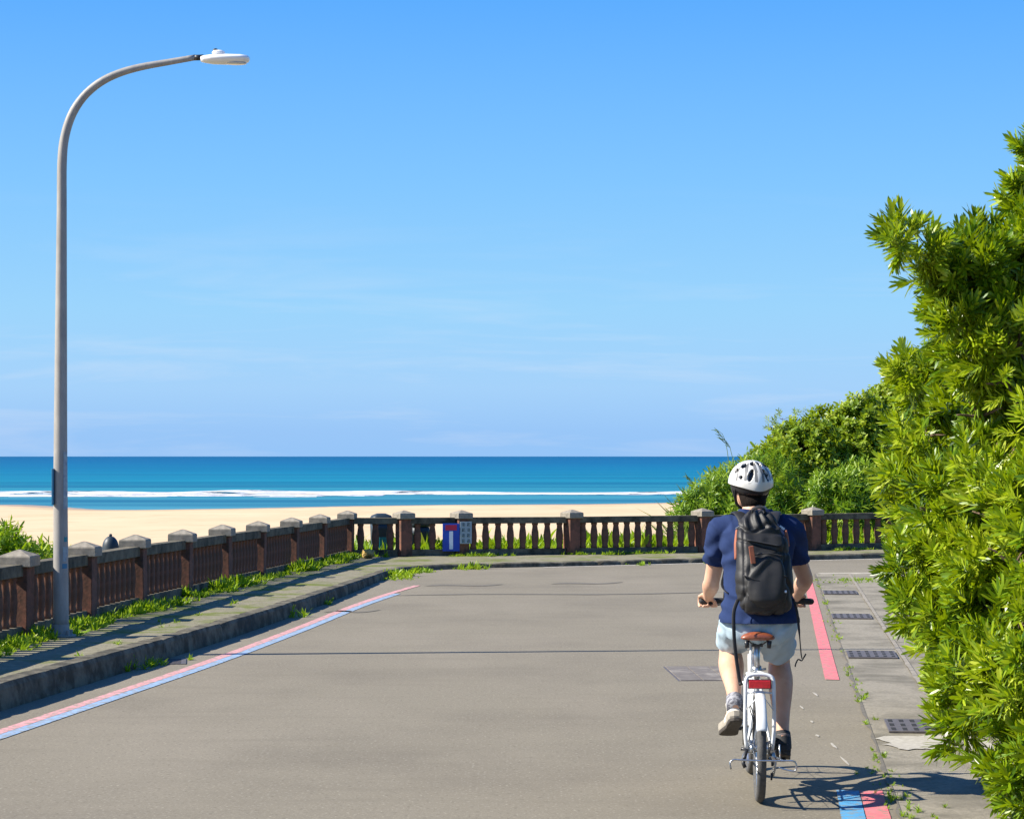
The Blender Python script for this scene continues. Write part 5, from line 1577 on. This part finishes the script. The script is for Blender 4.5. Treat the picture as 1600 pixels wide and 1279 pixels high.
# shoes
def shoe(sx):
    f_ = FOOT[sx]; an = LEG[sx]['an']
    heel, ball, toe = f_['heel'], f_['ball'], f_['toe']
    ax = (ball - heel).normalized()
    lat = Vector((1, 0, 0)); lat = (lat - ax * lat.dot(ax)).normalized()
    up_ = lat.cross(ax).normalized()
    if up_.z < 0: up_ = -up_
    r = empty('shoe', heel, 0, rider)
    m3 = Matrix((lat * 1.04, ax * 1.02, up_ * 1.08)).transposed()
    T_ = lambda v: m3 @ Vector(v)
    # sole: outline swept between two levels
    out = [(-.02, .030), (0, .034), (.04, .034), (.09, .031), (.14, .040), (.19, .046), (.23, .040), (.255, .024), (.262, .006)]
    pts_ = [(w, y) for y, w in out] + [(-w, y) for y, w in reversed(out)] + [(-.012, -.034), (.012, -.034)]
    n = len(pts_)
    def slab(z0, z1, g0, g1, m, nm):
        V, F = [], []
        cy = .11
        for z, g in ((z0, g0), (z0 + (z1 - z0) * .25, g1), (z1, g1)):
            for (x, y) in pts_:
                V.append(T_((x * g, cy + (y - cy) * g, z + max(0, y - .15) ** 2 * .9)))
        for i in range(2):
            for k in range(n):
                l = (k + 1) % n
                F.append((i * n + k, i * n + l, (i + 1) * n + l, (i + 1) * n + k))
        F.append(tuple(range(n - 1, -1, -1))); F.append(tuple(2 * n + k for k in range(n)))
        mesh_obj(nm, V, F, m, r)
    slab(-.020, -.004, .95, .99, M['soledark'], 'tread')
    slab(-.004, .028, .98, 1.03, M['sole'] if sx < 0 else M['black'], 'midsole')
    up = MB()
    a_l = an - heel
    rows_ = [(-.020, .030, .018), (0.0, .033, .045), (.03, .034, .062), (.07, .034, .060), (.11, .036, .046), (.15, .041, .034), (.19, .043, .026), (.225, .037, .020), (.248, .020, .012)]
    V = []
    for (y, w, h) in rows_:
        for k in range(18):
            a = 2 * math.pi * k / 18
            V.append(T_((w * math.cos(a), y, .012 + max(0, y - .15) ** 2 * .9 + (h * math.sin(a) if math.sin(a) > 0 else .010 * math.sin(a)))))
    F = [(i * 18 + k, i * 18 + (k + 1) % 18, (i + 1) * 18 + (k + 1) % 18, (i + 1) * 18 + k) for i in range(len(rows_) - 1) for k in range(18)]
    F += [tuple(range(17, -1, -1)), tuple(len(V) - 18 + k for k in range(18))]
    up.add(V, F)
    up.tube([T_((0, .022, .02)), T_((0, .026, .055)), T_((0, .030, .082)) * .85 + a_l.length * 0 * Vector((0, 0, 0)) + (an - heel) * .15], [.035, .038, .042], 18, (0, 1, 0), 2)
    o = fused('upper', up, .0045, 3, M['shoe'] if sx < 0 else mat('dark_shoe', (.20, .15, .14), (.05, .05, .06), scale=24, rough=.8), r)
    # sock round the ankle
    kn = LEG[sx]['kn']; d = (kn - an).normalized()
    MB().tube([an - heel - d * .045, an - heel + d * .0, an - heel + d * .038], [.043, .043, .040], 20, (1, 0, 0), 3).build('sock', M['sock'] if sx < 0 else M['black'], r, True)
    # laces
    mb = MB()
    for k in range(4):
        y = .075 + .022 * k; h = .070 - .009 * k
        mb.tube([T_((-.02, y, h - .006)), T_((0, y, h + .004)), T_((.02, y, h - .006))], .0022, 6, (0, 1, 0), 2)
    mb.build('laces', M['shoe'] if sx < 0 else M['black'], r, True)
    return r
sl = shoe(-1); sl['label'] = 'white canvas shoe, heel raised'
sr = shoe(1); sr['label'] = 'darker shoe flat on the pedal'

# ------------------------------------------------------------------ backpack
bp = empty('backpack', (1.21, 11.0, 0), 0)
tag(bp, 'charcoal backpack with burnt orange trim and dangling black straps on the cyclist', 'backpack')
pk = MB()
# rings lie square to a spine that leans with the back
PR = [(.022, -.185, .885, .070, .030), (.020, -.185, .905, .112, .062), (.016, -.178, .96, .132, .078), (.012, -.166, 1.03, .137, .082), (.008, -.150, 1.11, .134, .080), (.004, -.130, 1.19, .128, .074), (.0, -.104, 1.27, .116, .064),
      (-.006, -.078, 1.325, .092, .052), (-.010, -.062, 1.36, .066, .040), (-.012, -.050, 1.382, .034, .022)]
pk.add(*ring_loft(interp_rings(PR, 4), 40, True, 2.9))
def pack_wr(c):
    w = .009 * noise.noise(Vector((c.x * 8, c.y * 6, c.z * 6))) - .010 * (1 - min(1, 5 * abs(noise.noise(Vector((c.x * 7 + c.z * 5, c.y * 6, c.z * 8 - c.x * 4)))))) + .0045 * noise.noise(Vector((c.x * 20, c.y * 12, c.z * 16 + 4)))
    w += .004 * abs(math.sin(c.z * 26 + c.x * 16 + 5 * noise.noise(c * 5))) * max(0, 1 - abs(c.z - 1.0) / .3)
    # drawn-in collar and seams
    w -= .010 * math.exp(-((c.z - 1.305 - .02 * math.sin(c.x * 30)) / .010) ** 2)
    w -= .006 * math.exp(-((c.z - 1.215 + .25 * c.x) / .006) ** 2)
    w -= .005 * math.exp(-((abs(c.x - .008) - .098) / .005) ** 2)
    if c.z > 1.30: w += .007 * math.sin(math.atan2(c.x, -c.y - .02) * 14 + c.z * 60)
    return w
fused('main_bag', pk, .0060, 2, M['pack'], bp, None, pack_wr)
# front pocket: a shallow swelling low on the back panel
fp = MB()
def pk_back(z):
    R_ = interp_rings(PR, 4)
    for a, b in zip(R_, R_[1:]):
        if a[2] <= z <= b[2]:
            t = (z - a[2]) / (b[2] - a[2]); return (a[1] - a[4]) * (1 - t) + (b[1] - b[4]) * t
    return -.2
rr = []
for i in range(9):
    z = .925 + (1.185 - .925) * i / 8
    w = .100 - .05 * abs(i / 8 - .35) - (.03 if i in (0, 8) else 0)
    rr.append((.014, pk_back(z) + .012, z, w, .030 if 0 < i < 8 else .018))
fp.add(*ring_loft(rr, 32, True, 3.2))
fused('front_pocket', fp, .0055, 2, M['pack'], bp, None, lambda c: .005 * noise.noise(Vector((c.x * 16, c.z * 12, 2))) + .0045 * math.sin(c.z * 40 - c.x * 60 + 6 * noise.noise(c * 7)) * .7)
MB().tube([Vector((.014 - .080, pk_back(1.17) - .018, 1.168)), Vector((.014, pk_back(1.18) - .024, 1.182)), Vector((.014 + .080, pk_back(1.17) - .018, 1.168))], .0038, 8, (0, 1, 0), 6).build('zip', M['packdark'], bp, True)
mb = MB()
for (x0, z0, x1, z1) in ((-.075, 1.245, .085, 1.215), (-.10, 1.075, -.02, 1.05), (.05, 1.095, .11, 1.07)):
    pts_ = [Vector((x0 + (x1 - x0) * t, pk_back(z0 + (z1 - z0) * t) - .006 - .012 * (1 - abs(2 * t - 1)) * 0, z0 + (z1 - z0) * t)) for t in (0, .25, .5, .75, 1)]
    mb.tube(pts_, [(.004, .010)] * 5, 8, (0, 1, 0), 2)
mb.build('compression_strap', M['packdark'], bp, True)
for sx, z0, z1 in ((-1, 1.155, 1.285), (1, 1.215, 1.285)):
    z = (z0 + z1) / 2
    pts_ = [Vector((.004 + sx * (.127 - .03 * max(0, zz - 1.2) * 3), -.150 + (zz - 1.11) * .33, zz)) for zz in (z0, (z0 + z1) / 2, z1)]
    o = MB().tube(pts_, [(.009, .016), (.010, .018), (.007, .012)], 12, (0, 1, 0), 3, round_caps=True).build('orange_piping', M['orange'], bp, True)
MB().box((-.056, pk_back(1.165) - .026, 1.175), (.024, .008, .085), Matrix.Rotation(R(-8), 3, 'Y'), bev=.003).build('zip_pull', M['orange'], bp)
MB().box((.098, pk_back(1.0) - .002, 1.0), (.020, .006, .012), bev=.002).build('emblem', M['signwhite'], bp)
MB().box((.105, -.092, 1.300), (.030, .012, .012), Matrix.Rotation(R(35), 3, 'Y'), bev=.003).build('buckle', M['signwhite'], bp)
MB().box((-.108, -.092, 1.302), (.030, .012, .010), Matrix.Rotation(R(-35), 3, 'Y'), bev=.003).build('buckle', M['helmetgrey'], bp)
MB().tube([(-.035, -.070, 1.365), (-.038, -.085, 1.392), (-.005, -.09, 1.398), (.022, -.085, 1.386), (.020, -.072, 1.360)], [(.004, .009)] * 5, 8, (0, 1, 0), 4).build('haul_loop', M['packdark'], bp, True)
for sx in (-1, 1):
    pts_ = [(sx * .058 - .006, -.040, 1.300), (sx * .076, .02, 1.345), (sx * .092, .09, 1.368), (sx * .100, .17, 1.350), (sx * .112, .230, 1.27), (sx * .122, .235, 1.17), (sx * .140, .19, 1.08), (sx * .165, .08, 1.01), (sx * .155, -.06, .98)]
    MB().tube(pts_, [(.030, .009)] * 6 + [(.014, .003)] * 3, 14, (0, 0, 1), 4).build('shoulder_strap', M['pack'], bp, True)
# dangling strap ends
MB().tube([(-.118, -.17, .955), (-.140, -.20, .90), (-.142, -.215, .82), (-.136, -.22, .72), (-.120, -.225, .60), (-.112, -.228, .555)], [(.009, .002)] * 6, 8, (0, 1, 0), 5).tube([(-.112, -.228, .562), (-.108, -.23, .548)], .010, 8, (0, 1, 0)).build('dangling_strap', M['packdark'], bp, True)
MB().tube([(.150, -.16, .96), (.168, -.17, .90), (.176, -.175, .82), (.180, -.18, .77), (.186, -.18, .70), (.190, -.18, .672)], [(.006, .002)] * 3 + [(.003, .002)] * 3, 8, (0, 1, 0), 5).tube([(.210, -.18, .695), (.196, -.18, .672), (.188, -.18, .662), (.172, -.18, .668), (.160, -.18, .645), (.158, -.18, .632)], .0035, 8, (0, 1, 0), 3).build('dangling_cord', M['packdark'], bp, True)
